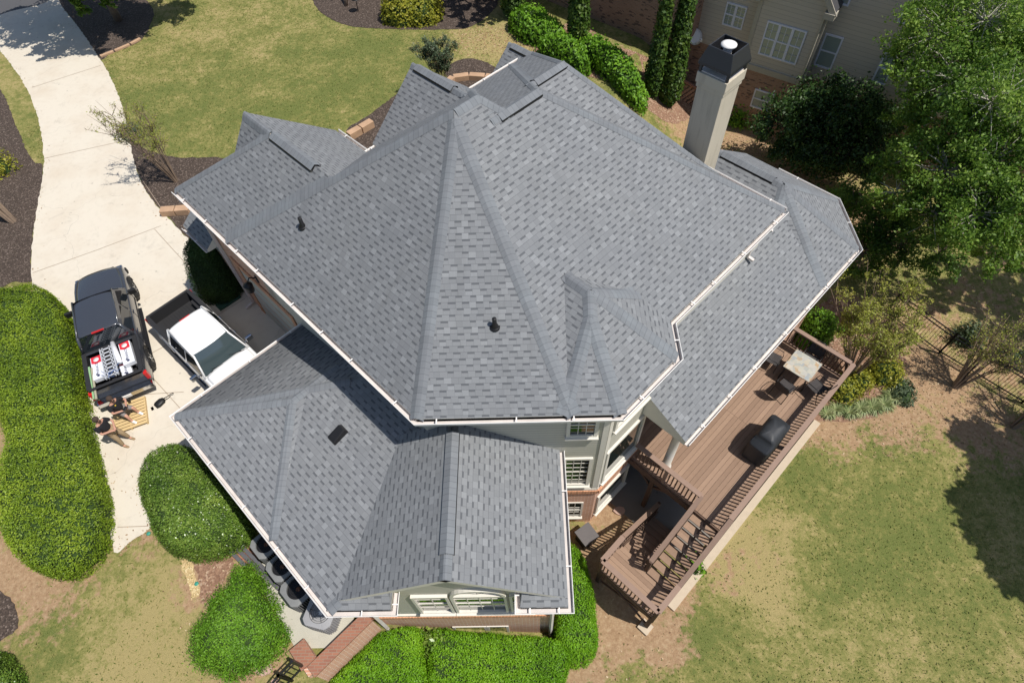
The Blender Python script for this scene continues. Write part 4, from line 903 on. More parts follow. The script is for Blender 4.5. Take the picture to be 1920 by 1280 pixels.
def shrub(name, label, cat, poly, zb, h, mat, dens=420, leaf=.05, k=3.5, group=None, amp=.06, zt=None, seed=1.0, rough=.04, parent=None):
    """a clipped or rounded bush over a footprint polygon (world xy); zb base, h height (number or function)"""
    poly = smooth_poly(poly); c = np.mean(poly, 0); pa = np.array(poly)-c; ang = np.arctan2(pa[:, 1], pa[:, 0]); o_ = np.argsort(ang); ang = ang[o_]; rad = np.hypot(pa[:, 0], pa[:, 1])[o_]
    ang = np.concatenate([ang-2*PI, ang, ang+2*PI]); rad = np.tile(rad, 3)
    R = lambda t: np.interp(t, ang, rad)
    zbf = zb if callable(zb) else (lambda x, y: np.full_like(x, zb)); hf = h if callable(h) else (lambda x, y: np.full_like(x, h))
    def surf(t, s, grow=0.0):      # s in 0..1: 0 top centre, 1 foot
        # superellipse profile
        a = s*PI/2; ca = np.abs(np.sin(a))**(2/k); sa = np.abs(np.cos(a))**(2/k)
        r = R(t)*ca; x = c[0]+r*np.cos(t); y = c[1]+r*np.sin(t); z = zbf(x, y)+hf(x, y)*sa
        P = np.stack([x, y, z], 1); n_ = np.stack([np.cos(t)*ca**(k-1)/np.maximum(R(t), .1), np.sin(t)*ca**(k-1)/np.maximum(R(t), .1), sa**(k-1)/np.maximum(hf(x, y), .1)], 1)
        n_ /= np.linalg.norm(n_, axis=1)[:, None]; d = amp*lump(P, 3.0/max(.5, h if not callable(h) else 1), seed)+amp*.5*lump(P, 7.0, seed+2)+grow
        return P+n_*d[:, None], n_
    def su(u): return np.where(u < .5, .5*(2*u)**(k/2), 1-.5*(2*(1-u))**(k/2))
    nt_, ns_ = 48, 18; tt, sg = np.meshgrid(np.linspace(-PI, PI, nt_, endpoint=False), su(np.linspace(0.02, 1, ns_)), indexing='ij'); P, _ = surf(tt.ravel(), sg.ravel(), -.07-rough)
    root = thing(name, label, cat, (float(c[0]), float(c[1]), float(P[:, 2].min())), 0, group) if not parent else parent
    off = np.array(root.location)
    mb = MB(); mb.add((P-off).tolist(), [(i*ns_+j, i*ns_+j+1, ((i+1) % nt_)*ns_+j+1, ((i+1) % nt_)*ns_+j) for i in range(nt_) for j in range(ns_-1)]+[tuple(i*ns_ for i in range(nt_))], 0, True); mb.build('shade_core', CORE, root)
    # sample evenly by area
    m = 120000; t = rng.uniform(-PI, PI, m); u_ = rng.uniform(0, .998, m); e = 1e-3; s = su(u_); Q, n_ = surf(t, s); Qt, _ = surf(t+e, s); Qs, _ = surf(t, su(u_+e)); ar = np.linalg.norm(np.cross((Qt-Q)/e, (Qs-Q)/e), axis=1); ar = np.minimum(ar, np.percentile(ar, 99.5))
    area = ar.mean()*2*PI; n = min(int(area*dens), 105000); ar = ar*np.clip(.62+.6*lump(Q, 5.5, seed+4)+.4*lump(Q, 14, seed+9), .12, 1.2); pk = rng.choice(m, n, p=ar/ar.sum()); P = Q[pk]; n_ = n_[pk]
    P = P+n_*rng.normal(0, rough, n)[:, None]-off
    quads('foliage', P+rng.normal(0, .01, P.shape), n_, leaf, mat, root, flat=.55); return root
def pz(px, z, clampwall=False, foot=None):
    if foot is None: out = [tuple(G(*p, z)[:2]) for p in px]
    else:                      # the outline seen from above: its near side is the foot, its far side the top
        c = np.mean(np.array(px, float), 0); nv = np.array([912., 1443.])-c; nv /= np.linalg.norm(nv); out = []
        for p in px:
            v = np.array(p, float)-c; v /= np.linalg.norm(v); t = .5+.5*float(v@nv); t = min(1, max(0, (t-.25)/.5)); out.append(tuple(G(*p, foot*t+z*(1-t))[:2]))
    if clampwall: out = [((x-y < -7.5) and (x+(-7.5-x+y)/2, y-(-7.5-x+y)/2) or (x, y)) for x, y in out]
    return out
# left long hedge (trimmed flat)
shrub('hedge', 'long trimmed hedge with a flat bright green top along the left of the driveway', 'hedge', pz([(-60, 530), (0, 527), (52, 521), (88, 545), (118, 600), (140, 670), (165, 760), (188, 850), (206, 920), (214, 985), (200, 1040), (165, 1078), (120, 1085), (80, 1070), (45, 1030), (20, 980), (12, 900), (5, 820), (-30, 700), (-70, 600)], 1.15, foot=.05), 0, 1.25, LM['hedge'], 2300, .025, 5.5, amp=.05, seed=3, rough=.045)
shrub('shrub', 'big round dark green shrub between the driveway and the front eave', 'shrub', pz([(262, 870), (285, 835), (330, 825), (375, 850), (420, 905), (455, 960), (462, 1000), (440, 1020), (400, 1035), (350, 1040), (300, 1015), (268, 960), (252, 910)], 1.15, foot=.65), 0, 1.7, LM['holly'], 2500, .024, 3.2, amp=.05, seed=5)
shrub('shrub', 'large loose bright green shrub beside the condensers', 'shrub', pz([(352, 1180), (385, 1130), (425, 1085), (440, 1058), (455, 1060), (490, 1100), (525, 1150), (537, 1190), (520, 1230), (490, 1255), (450, 1265), (410, 1250), (370, 1240), (352, 1215)], 1.0, foot=.1), 0, 1.25, LM['bright'], 2600, .024, 2.4, amp=.20, seed=8, rough=.10)
shrub('shrub', 'dark trimmed shrub at the bottom left corner of the lawn', 'shrub', pz([(-40, 1225), (5, 1225), (30, 1245), (50, 1290), (0, 1330), (-60, 1300)], .8, foot=.1), 0, .9, LM['holly'], 2500, .024, 3, seed=4)
shrub('shrub', 'dark clipped cone shaped evergreen at the garage corner', 'shrub', pz([(352, 520), (365, 470), (400, 450), (440, 480), (462, 530), (440, 558), (405, 568), (368, 552)], 1.4, foot=.1), 0, 2.6, LM['dark'], 2200, .025, 1.9, amp=.05, seed=7)
zfh = lambda x, y: np.vectorize(TZ)(x, y)
hfh = lambda x, y: np.maximum(.5, -.95+.35*np.clip((-3-x)/2.2, 0, 1)-np.vectorize(TZ)(x, y))
shrub('hedge', 'bright green clipped hedge left of the dark seam below the front wall', 'hedge', pz([(600, 1330), (598, 1285), (606, 1254), (636, 1220), (668, 1190), (700, 1174), (760, 1174), (788, 1182), (790, 1230), (790, 1330), (700, 1350)], -1.0, True), zfh, hfh, LM['front'], 3200, .022, 8, amp=.035, seed=2, rough=.03)
shrub('hedge', 'bright green clipped hedge right of the dark seam below the front wall', 'hedge', pz([(808, 1330), (807, 1230), (810, 1184), (860, 1184), (950, 1190), (1020, 1192), (1052, 1202), (1067, 1222), (1066, 1250), (1050, 1285), (1020, 1340), (900, 1350)], -1.5), zfh, lambda x, y: -1.5-np.vectorize(TZ)(x, y)+.35*np.clip((-1-x)/2, 0, 1), LM['front'], 3200, .022, 8, amp=.035, seed=6, rough=.03)
shrub('shrub', 'fine leaved darker green plant growing against the front basement window', 'shrub', [(-3.35, 3.3), (-3.3, 2.85), (-2.9, 2.7), (-2.5, 2.9), (-2.45, 3.3), (-2.9, 3.35)], -2.0, .9, LM['holly'], 500, .06, 2, amp=.08, seed=2, rough=.08)
shrub('hedge', 'bright green rounded hedge along the side wall right of the front wing', 'hedge', [(.62, 3.3), (.7, 2.7), (1.3, 2.5), (1.8, 2.85), (1.85, 3.8), (1.75, 5.0), (1.55, 5.7), (1.1, 6.0), (.7, 5.6), (.65, 4.5)], -2.7, 1.15, LM['front'], 3200, .022, 3.2, amp=.05, seed=9)
# lawn side shrubs
def round_shrub(label, px, py, r, h, mat, dens=420, leaf=.05, k=2.3, group=None, amp=.06, rough=.06, seed=1, sq=1.0):
    p = T(px, py); return shrub('shrub', label, 'shrub', [(p.x+r*math.cos(a)*(1+.1*math.sin(3*a+seed)), p.y+r*sq*math.sin(a)*(1+.1*math.cos(2*a+seed))) for a in [2*PI*i/10 for i in range(10)]], p.z, h, mat, dens, leaf, k, group, amp, None, seed, rough)
round_shrub('golden yellow shrub nearest the black path light in the top mulch bed', 757, 32, 1.25, 1.4, LM['gold'], 260, .07, seed=1, amp=.12)
round_shrub('golden yellow shrub to the right of its twin in the top mulch bed', 795, 32, 1.15, 1.2, LM['gold'], 260, .07, seed=5, amp=.12)
round_shrub('green leafy shrub just beyond the deck end against the brick wall', 1517, 635, .62, 1.5, LM['bright'], 520, .05, 3, seed=2)
round_shrub('low green mound right beside the far deck corner, nearest the deck railing', 1575, 735, .55, .75, LM['gold'], 450, .045, seed=3)
round_shrub('yellow green mound between two others in the bed by the deck corner', 1603, 722, .50, .75, LM['gold'], 450, .045, seed=4)
round_shrub('yellow green mound farthest from the deck in the striped plant bed', 1655, 705, .62, .85, LM['gold'], 450, .045, seed=6)
round_shrub('dark green sprawling groundcover at the outer edge of the striped plant bed', 1690, 735, .42, .35, LM['grey'], 500, .05, seed=6, sq=1.6)
round_shrub('small green tuft in the red bark nearest the deck end shrub', 1573, 622, .22, .35, LM['bright'], 500, .045, seed=1)
round_shrub('small green tuft in the red bark close to the multi stem tree', 1590, 618, .24, .35, LM['bright'], 500, .045, seed=2)
round_shrub('dark shrub inside the black metal fence', 1812, 640, .55, .9, LM['grey'], 380, .05, seed=5, rough=.1)
round_shrub('grey green shrub behind the black metal fence by the tangled tree', 1885, 675, .5, .8, LM['grey'], 320, .05, seed=8, rough=.1)
round_shrub('leafy green shrub at the foot of the stucco chimney', 1385, 225, .75, 1.2, LM['bright'], 260, .07, seed=3, rough=.12)
round_shrub('weedy green plant beside the driveway edge at the bare shrub', 243, 255, .5, .5, LM['grey'], 300, .06, seed=3, rough=.1)
round_shrub('tall green weed growing through the bottom step of the deck stair', 1300, 1065, .22, .5, LM['bright'], 300, .07, seed=2, rough=.1)
# striped grass clumps
for i, (px, py, s) in enumerate(((1550, 775, .8), (1567, 768, .85), (1592, 772, 1.0), (1614, 766, 1.05), (1636, 764, 1.05), (1657, 758, 1.0), (1672, 745, 1.0), (1683, 722, .9))):
    p = T(px, py); t = thing('grass_clump', 'variegated clump of grass, ' + ('palest and nearest the deck rail', 'pale, second from the deck rail', 'third from the deck rail', 'fourth from the deck rail', 'fifth from the deck rail', 'sixth from the deck rail', 'seventh, where the row bends up', 'last at the top of the bent row')[i], 'plant', p, 0, 'variegated grass clumps edging the bed')
    n = 170; a = rng.uniform(0, 2*PI, n); L = s*.42*rng.uniform(.6, 1.1, n); up = rng.uniform(.3, 1, n); vs = []; fs = []
    for k in range(n):
        d = np.array([math.cos(a[k]), math.sin(a[k]), 0]); sd = np.array([-d[1], d[0], 0])*.014; b = d*.05*rng.random(); pts = [b, b+d*L[k]*.5+np.array([0, 0, L[k]*.55*up[k]]), b+d*L[k]+np.array([0, 0, L[k]*.25*up[k]])]
        o = len(vs); vs += [pts[0]-sd, pts[0]+sd, pts[1]-sd*1.2, pts[1]+sd*1.2, pts[2]]; fs += [(o, o+1, o+3, o+2), (o+2, o+3, o+4)]
    mb = MB(); mb.add(vs, fs); mb.build('blades', LM['stripe'], t)
# arborvitae and foundation hedges by the neighbour
def arb(label, px, py, h, r, z=None, mat='arb', group='arborvitae columns along the neighbour wall'):
    p = T(px, py); t = thing('arborvitae', label, 'tree', p, 0, group); mb = MB(); mb.tube([(0, 0, 0), (0, 0, h*.8)], [.08, .03], 6); mb.build('trunk', LM['barkcol'], t)
    prof = lambda u: r*(np.minimum(1, (u+.03)*7)**.5)*(1-u)**.62
    mb = MB(); mb.lathe([(max(.02, float(prof(np.array(u)))*.80), u*h) for u in np.linspace(0.01, .96, 12)], (0, 0, 0), 14); mb.build('shade_core', CORE, t)
    n = int(2600*h*r/2.0); u = rng.random(n)**1.1; a = rng.uniform(0, 2*PI, n); P = np.stack([np.cos(a)*prof(u), np.sin(a)*prof(u), u*h], 1); P[:, :2] *= (1+.09*lump(P, 4, px))[:, None]; N = np.stack([np.cos(a), np.sin(a), np.full(n, .5)], 1)
    P += N*rng.normal(0, .05, n)[:, None]; quads('foliage', P, N, .085, LM[mat], t, flat=.5, aspect=.6); return t
arb('dark columnar evergreen at the left end of the neighbour brick wall', 962, 30, 4.2, .65)
arb('tall columnar evergreen in the middle of the neighbour brick wall', 1083, 78, 6.3, .58)
arb('slender evergreen spire at the right end of the neighbour brick wall', 1222, 176, 7.6, .45)
arb('bulky evergreen spire nearest the stucco chimney', 1252, 192, 7.4, .60)
shrub('hedge', 'green foundation hedge between the first two columnar evergreens', 'hedge', pz([(955, 40), (990, 15), (1030, 40), (1065, 75), (1055, 85), (1020, 80), (975, 62)], .4), lambda x, y: np.vectorize(TZ)(x, y), 1.0, LM['bright'], 260, .08, 3, amp=.12, rough=.08)
shrub('hedge', 'green foundation hedge running down to the tallest spires', 'hedge', pz([(1085, 90), (1110, 85), (1150, 110), (1190, 140), (1215, 165), (1205, 180), (1165, 165), (1120, 130), (1090, 110)], .2), lambda x, y: np.vectorize(TZ)(x, y), 1.1, LM['bright'], 260, .08, 3, amp=.12, rough=.08)
shrub('shrub', 'spreading green shrub right behind the far roof ridge', 'shrub', pz([(1005, 95), (1040, 85), (1085, 100), (1105, 125), (1090, 135), (1050, 118), (1015, 108)], .3), lambda x, y: np.vectorize(TZ)(x, y), 1.2, LM['bright'], 260, .08, 3, amp=.12, rough=.08)
# ---------------------------------------------------------------- trees
def limb_tree(mb, base, tops, r0, r1=.02, bend=.25, n=5, sides=6):
    for t in tops:
        b = Vector(base); t = Vector(t); m = b.lerp(t, .45)+Vector((random.uniform(-bend, bend), random.uniform(-bend, bend), random.uniform(0, bend)))
        pts = [b.lerp(m, k/3)*(1-k/3*0) for k in range(3)]; P = []
        for k in range(n+1):
            u = k/n; P.append(b*(1-u)**2+m*2*u*(1-u)+t*u*u+Vector((random.uniform(-.04, .04), random.uniform(-.04, .04), 0))*(0 if k in (0, n) else 1))
        mb.tube(P, [r0*(1-u/n)+r1*u/n for u in range(n+1)], sides, cap=False)
def tree(name, label, cat, base, centers, mat, nleaf, leaf, trunk_r=.2, group=None, barkm='barkcol', twig=True, spread=.5, flat=.8, hollow=.0):
    """centers: list of (offset from base xyz, radius); foliage is grown in small clumps inside those volumes"""
    t = thing(name, label, cat, base, 0, group); mb = MB(); cz = np.mean([c[0] for c in centers], 0); fork = Vector((cz[0]*.35, cz[1]*.35, max(.5, cz[2]*.45)))
    mb.tube([(0, 0, -.1), tuple(fork*.5+Vector((.05, -.03, 0))), tuple(fork)], [trunk_r*1.25, trunk_r, trunk_r*.8], 9); limb_tree(mb, fork, [Vector(c[0])+Vector((0, 0, c[1]*.5)) for c in centers], trunk_r*.55, .03)
    P = []; N = []; tw = MB(); tot = sum(c[1]**2.2 for c in centers)
    for (c, r) in centers:
        c = np.array(c, float); m = int(nleaf*r**2.2/tot); nc = max(8, int(22*r*r)); d = rng.normal(size=(nc, 3)); d /= np.linalg.norm(d, axis=1)[:, None]; d[:, 2] *= .75; rr = r*(hollow+(1-hollow)*rng.random(nc)**.38); cc = c+d*rr[:, None]
        if twig:
            for q in cc[:min(nc, 50)]: tw.tube([tuple(c+(q-c)*.1), tuple(c+(q-c)*.55+rng.normal(0, .08*r, 3)), tuple(q)], [.025, .015, .006], 4, cap=False)
        w_ = rng.random(nc)**1.5+.15; k = rng.choice(nc, m, p=w_/w_.sum()); sd = rng.normal(size=(nc, 3)); sd[:, 2] = -np.abs(sd[:, 2])*.6; sd /= np.linalg.norm(sd, axis=1)[:, None]; tt_ = rng.uniform(-1, 1, m)[:, None]; sg = spread*r*.085; q = cc[k]+sd[k]*tt_*r*.30*spread+rng.normal(0, 1, (m, 3))*sg; P.append(q); nn = (q-c)/max(r, .1)*.5+np.array([0, 0, .6])+rng.normal(0, .5, (m, 3)); N.append(nn)
    mb.build('trunk', LM[barkm], t); P = np.concatenate(P); N = np.concatenate(N); N /= np.linalg.norm(N, axis=1)[:, None]
    if tw.v: tw.build('twigs', LM[barkm], t)
    quads('crown', P, N, leaf, mat, t, flat=flat, aspect=.6, jitter=1.0); return t
def crepe(name, label, cat, px, py, stems, h, lean, spreadr, leaves, mat, leaf=.05, r0=.05, group=None, base=None, barkm='tanbark', sub=4):
    """several stems fanning out of one foot, twigs and sparse leaves at their ends"""
    b = base or T(px, py); t = thing(name, label, cat, b, 0, group); mb = MB(); P = []; N = []; tw = MB()
    for k in range(stems):
        a = 2*PI*k/stems+random.uniform(-.3, .3); rr = spreadr*random.uniform(.35, 1); top = Vector((rr*math.cos(a)+lean[0], rr*math.sin(a)+lean[1], h*random.uniform(.75, 1))); mid = Vector((top.x*.3, top.y*.3, top.z*.5)); f = Vector((.08*math.cos(a), .08*math.sin(a), -.05))
        Q = [f*(1-u)**2+mid*2*u*(1-u)+top*u*u for u in [i/6 for i in range(7)]]; mb.tube(Q, [r0*(1-.8*i/6) for i in range(7)], 6, cap=False)
        for _ in range(sub):
            s0 = Q[random.choice((3, 4, 5))]; e = s0+Vector((random.gauss(0, .28), random.gauss(0, .28), random.uniform(.3, .8)))*h*.28; tw.tube([s0, s0.lerp(e, .5)+Vector((random.gauss(0, .04),)*3), e], [.014, .010, .005], 4, cap=False)
            for _ in range(sub):
                s1 = s0.lerp(e, random.uniform(.4, 1)); e1 = s1+Vector((random.gauss(0, .22), random.gauss(0, .22), random.uniform(.05, .4)))*h*.16; tw.tube([s1, e1], [.007, .003], 3, cap=False)
                m = max(1, leaves//(stems*sub*sub)); 
                for i in range(m): q = s1.lerp(e1, random.random()); P.append((q.x+random.gauss(0, .05), q.y+random.gauss(0, .05), q.z+random.gauss(0, .04)))
    mb.build('trunk', LM[barkm], t); tw.build('twigs', LM[barkm], t)
    if P: P = np.array(P); quads('crown', P, np.tile([0, 0, 1.], (len(P), 1)), leaf, mat, t, flat=.8)
    return t
crepe('crepe_myrtle', 'sparse leafed multi stem shrub over the driveway edge left of the roof', 'tree', 330, 340, 18, 3.5, (-.9, .5), 1.6, 2600, LM['crepe'], .032, .022, sub=5)
crepe('crepe_myrtle', 'multi stem tree just budding green beside the far deck corner', 'tree', 1588, 712, 24, 4.2, (.1, .7), 2.0, 15000, LM['crepe'], .034, .032, sub=7)
crepe('crepe_myrtle', 'bare multi stem tree with a twisted trunk in front of the black fence', 'tree', 1790, 725, 12, 3.4, (.9, .7), 1.4, 2600, LM['crepe'], .03, .045, sub=8)
crepe('crepe_myrtle', 'bare multi stem tree cut by the right edge of the photo', 'tree', 1900, 800, 10, 3.4, (1.2, .6), 1.3, 2000, LM['crepe'], .03, .045, sub=8)
crepe('young_tree', 'grey green young tree between the two steep gables', 'tree', 832, 180, 16, 2.9, (-.1, .3), 1.15, 9000, LM['grey'], .04, .025, sub=5)
crepe('crepe_myrtle', 'small tree with a bare leaning trunk at the left edge of the photo', 'tree', 25, 415, 6, 3.0, (-1.4, .6), .9, 900, LM['bright'], .06, .08)
round_shrub('small light green shrub at the left edge in dark mulch', 5, 320, .6, 1.0, LM['gold'], 220, .06, seed=3, rough=.15)
b = T(222, 38)
def shade_at(px, py, z, b): q = T(px, py); return (q.x+.469*z-b.x, q.y-.194*z-b.y, z)
tree('shade_tree', 'leafy tree with a pale trunk shading the top of the driveway', 'tree', b, [(shade_at(*q, b), r) for q, r in (((60, 60, 5.5), 1.7), ((130, 70, 6), 1.8), ((110, 20, 6), 2.0), ((200, 30, 6.3), 2.2), ((240, 50, 5.5), 1.5), ((290, 30, 5.5), 1.6), ((330, 20, 5.0), 1.2), ((170, 90, 5), 1.0), ((250, -40, 6), 2.2), ((20, 40, 5), 1.4), ((80, 100, 4.5), .8), ((150, 5, 2.4), .9))]+[(tuple(G(150, 2, 1.9)-Vector((b.x, b.y, 0))), .7), (tuple(G(195, -3, 1.9)-Vector((b.x, b.y, 0))), .6)], LM['tree'], 42000, .12, .2, spread=.9)
tree('ornamental_tree', 'small tree with pink grey trunk at the top edge near the black path light', 'tree', T(648, 12), [((.2, 1.3, 2.9), 1.3), ((1.3, 1.9, 3.3), 1.1)], LM['crepe'], 3500, .07, .09, barkm='tanbark')
tree('ornamental_tree', 'small tree trunk beside the left golden shrub at the top edge', 'tree', T(735, 12), [((.1, 1.6, 3.0), 1.2), ((1.2, 1.9, 3.4), 1.2), ((-1, 2.0, 3.3), 1.1)], LM['crepe'], 4500, .07, .09, barkm='tanbark')
tree('japanese_maple', 'tree beyond the top edge whose shade falls on the lawn by the brick wall', 'tree', T(845, -30), [(shade_at(*q, T(845, -30)), r) for q, r in (((850, 15, 3.5), 1.3), ((880, 40, 3.8), .9), ((915, 30, 3.5), 1.1), ((930, 5, 3.8), 1.3), ((820, 35, 3.4), .6))], leaf_mat('maple_leaf', (.05, .012, .012), (.11, .025, .022), (.22, .06, .05), 1), 9000, .09, .12)
# big trees on the right
def atz(px, py, z): return G(px, py, z)
def right_tree(name, label, basepx, blobs, mat, nl, leaf, tr=.22, bz=None, **kw):
    b = T(*basepx); cs = []
    for px, py, z, r in blobs: q = G(px, py, z); cs.append(((q.x-b.x, q.y-b.y, q.z-b.z), r))
    return tree(name, label, 'tree', b, cs, mat, nl, leaf, tr, **kw)
right_tree('birch_tree', 'big airy light green tree filling the top right corner', (1830, 200), [(1770, 60, 5.5, 1.7), (1850, 40, 6, 1.8), (1900, 110, 5, 1.7), (1790, 150, 4.8, 1.6), (1860, 190, 5.2, 1.7), (1720, 130, 4.5, 1.1), (1930, 220, 4.6, 1.6), (1800, 240, 3.8, 1.5), (1720, 40, 5.2, 1.0), (1690, 90, 4.4, .7)], LM['birch'], 46000, .056, .16, spread=1.0, barkm='palebark')
right_tree('leafy_tree', 'mid green drooping tree at the right edge above the fence', (1850, 420), [(1780, 320, 3.2, 1.6), (1860, 300, 3.8, 1.6), (1830, 400, 3.0, 1.5), (1910, 380, 3.4, 1.6), (1750, 400, 2.4, 1.2), (1880, 460, 2.2, 1.2), (1700, 300, 3.0, 1.1), (1720, 220, 3.2, 1.1), (1680, 360, 2.2, 1.0)], LM['birch'], 46000, .054, .16, spread=1.0, barkm='palebark')
right_tree('dark_evergreen', 'dark evergreen mass in front of the neighbour siding', (1540, 250), [(1480, 225, .2, 1.5), (1540, 205, .8, 1.6), (1600, 215, .8, 1.5), (1500, 275, -.6, 1.3), (1560, 280, -.4, 1.5), (1620, 290, -.2, 1.5), (1660, 230, .6, 1.3)], LM['dark'], 36000, .07, .15, spread=1.3)
right_tree('dark_evergreen', 'dark leafy tree close beyond the octagonal roof corner', (1640, 470), [(1600, 380, -.4, 1.1), (1650, 420, -.3, 1.3), (1620, 470, -.9, 1.1), (1700, 460, -.3, 1.2), (1680, 390, .2, 1.2), (1760, 480, -.4, 1.0)], LM['tree'], 24000, .05, .13, spread=1.1)
# shade trees out of frame on the right whose shadows cross the lawn
b2 = T(2050, 900)
tree('shade_tree', 'tree beyond the right edge casting the soft shadow on the lawn', 'tree', b2, [(shade_at(*q, b2), r) for q, r in (((1850, 850, 6.5), 1.1), ((1890, 900, 6.5), 1.3), ((1870, 960, 7), 1.2), ((1900, 1030, 7), 1.1), ((1905, 1090, 7), .8), ((1940, 850, 7), 1.3), ((1960, 980, 6.5), 1.4), ((1830, 820, 7), .7))], LM['tree'], 26000, .13, .2, spread=1.3)

b3 = T(2010, 640)
tree('shade_tree', 'tree beyond the right edge shading the ground behind the black fence', 'tree', b3, [(shade_at(*q, b3), r) for q, r in (((1760, 560, 7.5), 1.2), ((1820, 530, 8), 1.6), ((1880, 560, 7.5), 1.4), ((1920, 620, 8), 1.6), ((1900, 500, 8), 1.5), ((1850, 500, 7), 1.2), ((1960, 700, 7.5), 1.3), ((1700, 540, 7), .9))], LM['tree'], 12000, .13, .2)
# ---------------------------------------------------------------- real grass tufts and fallen leaves (uncountable)
def inpoly(x, y, poly):
    c = np.zeros(len(x), bool); n = len(poly)
    for i in range(n):
        (x1, y1), (x2, y2) = poly[i][:2], poly[(i+1) % n][:2]
        m = ((y1 > y) != (y2 > y)); c ^= m & (x < (x2-x1)*(y-y1)/((y2-y1) if y2 != y1 else 1e-9)+x1)
    return c
TZv = np.vectorize(TZ)
bad = [smooth_poly(pxp(DRV))]+[smooth_poly(pxp(u)) for u in MU]+[[(-7.9, 5.6), (-4.9, 5.6), (-4.9, 2.5), (-6.6, 2.5)], pgon([(NB, -2.6), (NA, 18.2), (DB, 16), (DA, -2.4), (NY, -6)]), lwing, rwing, [AB(-4, 4.9), AB(.3, 4.9), AB(.3, 15.2), AB(-4, 15.2)]]
n = 210000; gx = rng.uniform(-24, 21, n); gy = rng.uniform(1, 38, n); nearw = np.exp(-((gy-4)/40)**2); keep = np.ones(n, bool)
for b_ in bad: keep &= ~inpoly(gx, gy, b_)
wr_ = np.zeros(n)
for p, r, c, g, l in BLW: wr_ = np.maximum(wr_, c*np.exp(-((gx-p.x)**2+(gy-p.y)**2)/(2*(r*.75)**2)))
clump = .5+.5*lump(np.stack([gx, gy, gx*0], 1), 2.2, 3.0); keep &= rng.random(n) > wr_*1.15; keep &= rng.random(n) < .45+.55*clump
gx, gy = gx[keep], gy[keep]; P = np.stack([gx, gy, TZv(gx, gy)+.018], 1)
LM['grass'] = leaf_mat('grass_blade', (.045, .090, .010), (.150, .185, .032), (.38, .33, .14), .8, rough=.7, trans=.2, noise_w=.35)
o = quads('grass', P, np.tile([0., 0, 1], (len(P), 1)), .034, LM['grass'], None, flat=.9, aspect=.35); o['kind'] = 'stuff'
n = 9000; pts = []
for p, r, c, g, l in BLW:
    if l > .15: m = int(l*r*r*130); a = rng.uniform(0, 2*PI, m); rr = r*1.1*np.sqrt(rng.random(m)); pts.append(np.stack([p.x+rr*np.cos(a), p.y+rr*np.sin(a)], 1))
dp = np.array(smooth_poly(pxp(DRV))); ii = rng.integers(0, len(dp), 700); pts.append(dp[ii]+rng.normal(0, .22, (700, 2))); nb_ = len(pts[-1]); pts = np.concatenate(pts); kp = np.ones(len(pts), bool)
for b_ in bad[1:]: kp &= ~inpoly(pts[:, 0], pts[:, 1], b_)
kp &= ~(inpoly(pts[:, 0], pts[:, 1], bad[0]) & (np.arange(len(pts)) < len(pts)-nb_))
pts = pts[kp]; P = np.stack([pts[:, 0], pts[:, 1], TZv(pts[:, 0], pts[:, 1])+.022], 1)
o = quads('leaf_litter', P, np.tile([0., 0, 1], (len(P), 1)), .030, leaf_mat('fallen_leaf', (.13, .07, .04), (.34, .21, .11), (.62, .50, .32), 2, trans=0, noise_w=.1), None, flat=.4); o['kind'] = 'stuff'
# ================================================================ neighbour house
nbh = thing('neighbour_house', 'tan sided house on a brick base standing behind the trees', 'house', (12, 30, -2.7))
q0 = np.array([12.4, 27.9]); u_ = np.array([.813, -.582]); nn_ = np.array([-.582, -.813]); NV = tuple(nn_); val0 = float(q0@nn_)
def npart(mb, name, mat, par=None, uv=True, **k):
    o = mb.build(name, mat, par or nbh, uv=uv, **k)
    if not par: o.matrix_parent_inverse = Matrix.Translation(-nbh.location)
    return o
def un(px, py, off=0): p = onplane(px, py, NV, val0+off); return (float(np.array([p.x, p.y])@u_), p.z)
def Wp(u, off=0): p = u_*u+nn_*(val0+off); return (float(p[0]), float(p[1]))
uL = un(1292, 82)[0]; uG0 = un(1404, 84, .7)[0]; uG1 = un(1502, 155, .7)[0]
mb = MB()
def nbox(u0, u1, o0, o1, zb, zm, zt):
    P = [Wp(u0, o0), Wp(u1, o0), Wp(u1, o1), Wp(u0, o1)]
    mb.prism(P, zb, zm, 0); mb.prism(P, zm+.002, zt, 1)
ztb = un(1450, 135, .7)[1]-.1
nbox(uL, uL+17, 0, -9, -3.2, ztb, 8.5); nbox(uG0, uG1, .7, -.05, -3.2, ztb, 4.3); Pq, Qq = T(985, -15), T(1276, 158); dq = (Qq-Pq); dq.z = 0; dq.normalize(); nq = Vector((dq.y, -dq.x, 0)); nq = nq if nq.y > 0 else -nq; Pq = Pq-dq*8; cq = [Pq, Qq, Qq+nq*7, Pq+nq*7]; mb.prism([(v.x, v.y) for v in cq], -3, 6.0, 0)
gz = 4.3; gm_ = (uG0+uG1)/2; hw = (uG1-uG0)/2; f0 = [(*Wp(uG0, .7), gz), (*Wp(uG1, .7), gz), (*Wp(gm_, .7), gz+hw*1.25)]; b0_ = [(*Wp(uG0, -3), gz), (*Wp(uG1, -3), gz), (*Wp(gm_, -3), gz+hw*1.25)]
mb.add(f0+b0_, [(0, 1, 2), (5, 4, 3)], 1)
npart(mb, 'wall', [M['brick2'], M['tan_siding']])
rm = MB()
for sg, ue in ((-1, uG0-.35), (1, uG1+.35)):
    ze_ = gz-.35*1.25; a = [(*Wp(ue, 1.05), ze_), (*Wp(gm_, 1.05), gz+hw*1.25+.02), (*Wp(gm_, -3), gz+hw*1.25+.02), (*Wp(ue, -3), ze_)]; a2 = [(x, y, z+.16) for x, y, z in a]
    rm.add(a+a2, [(0, 1, 2, 3), (7, 6, 5, 4), (0, 4, 5, 1), (1, 5, 6, 2), (2, 6, 7, 3), (3, 7, 4, 0)], 0)
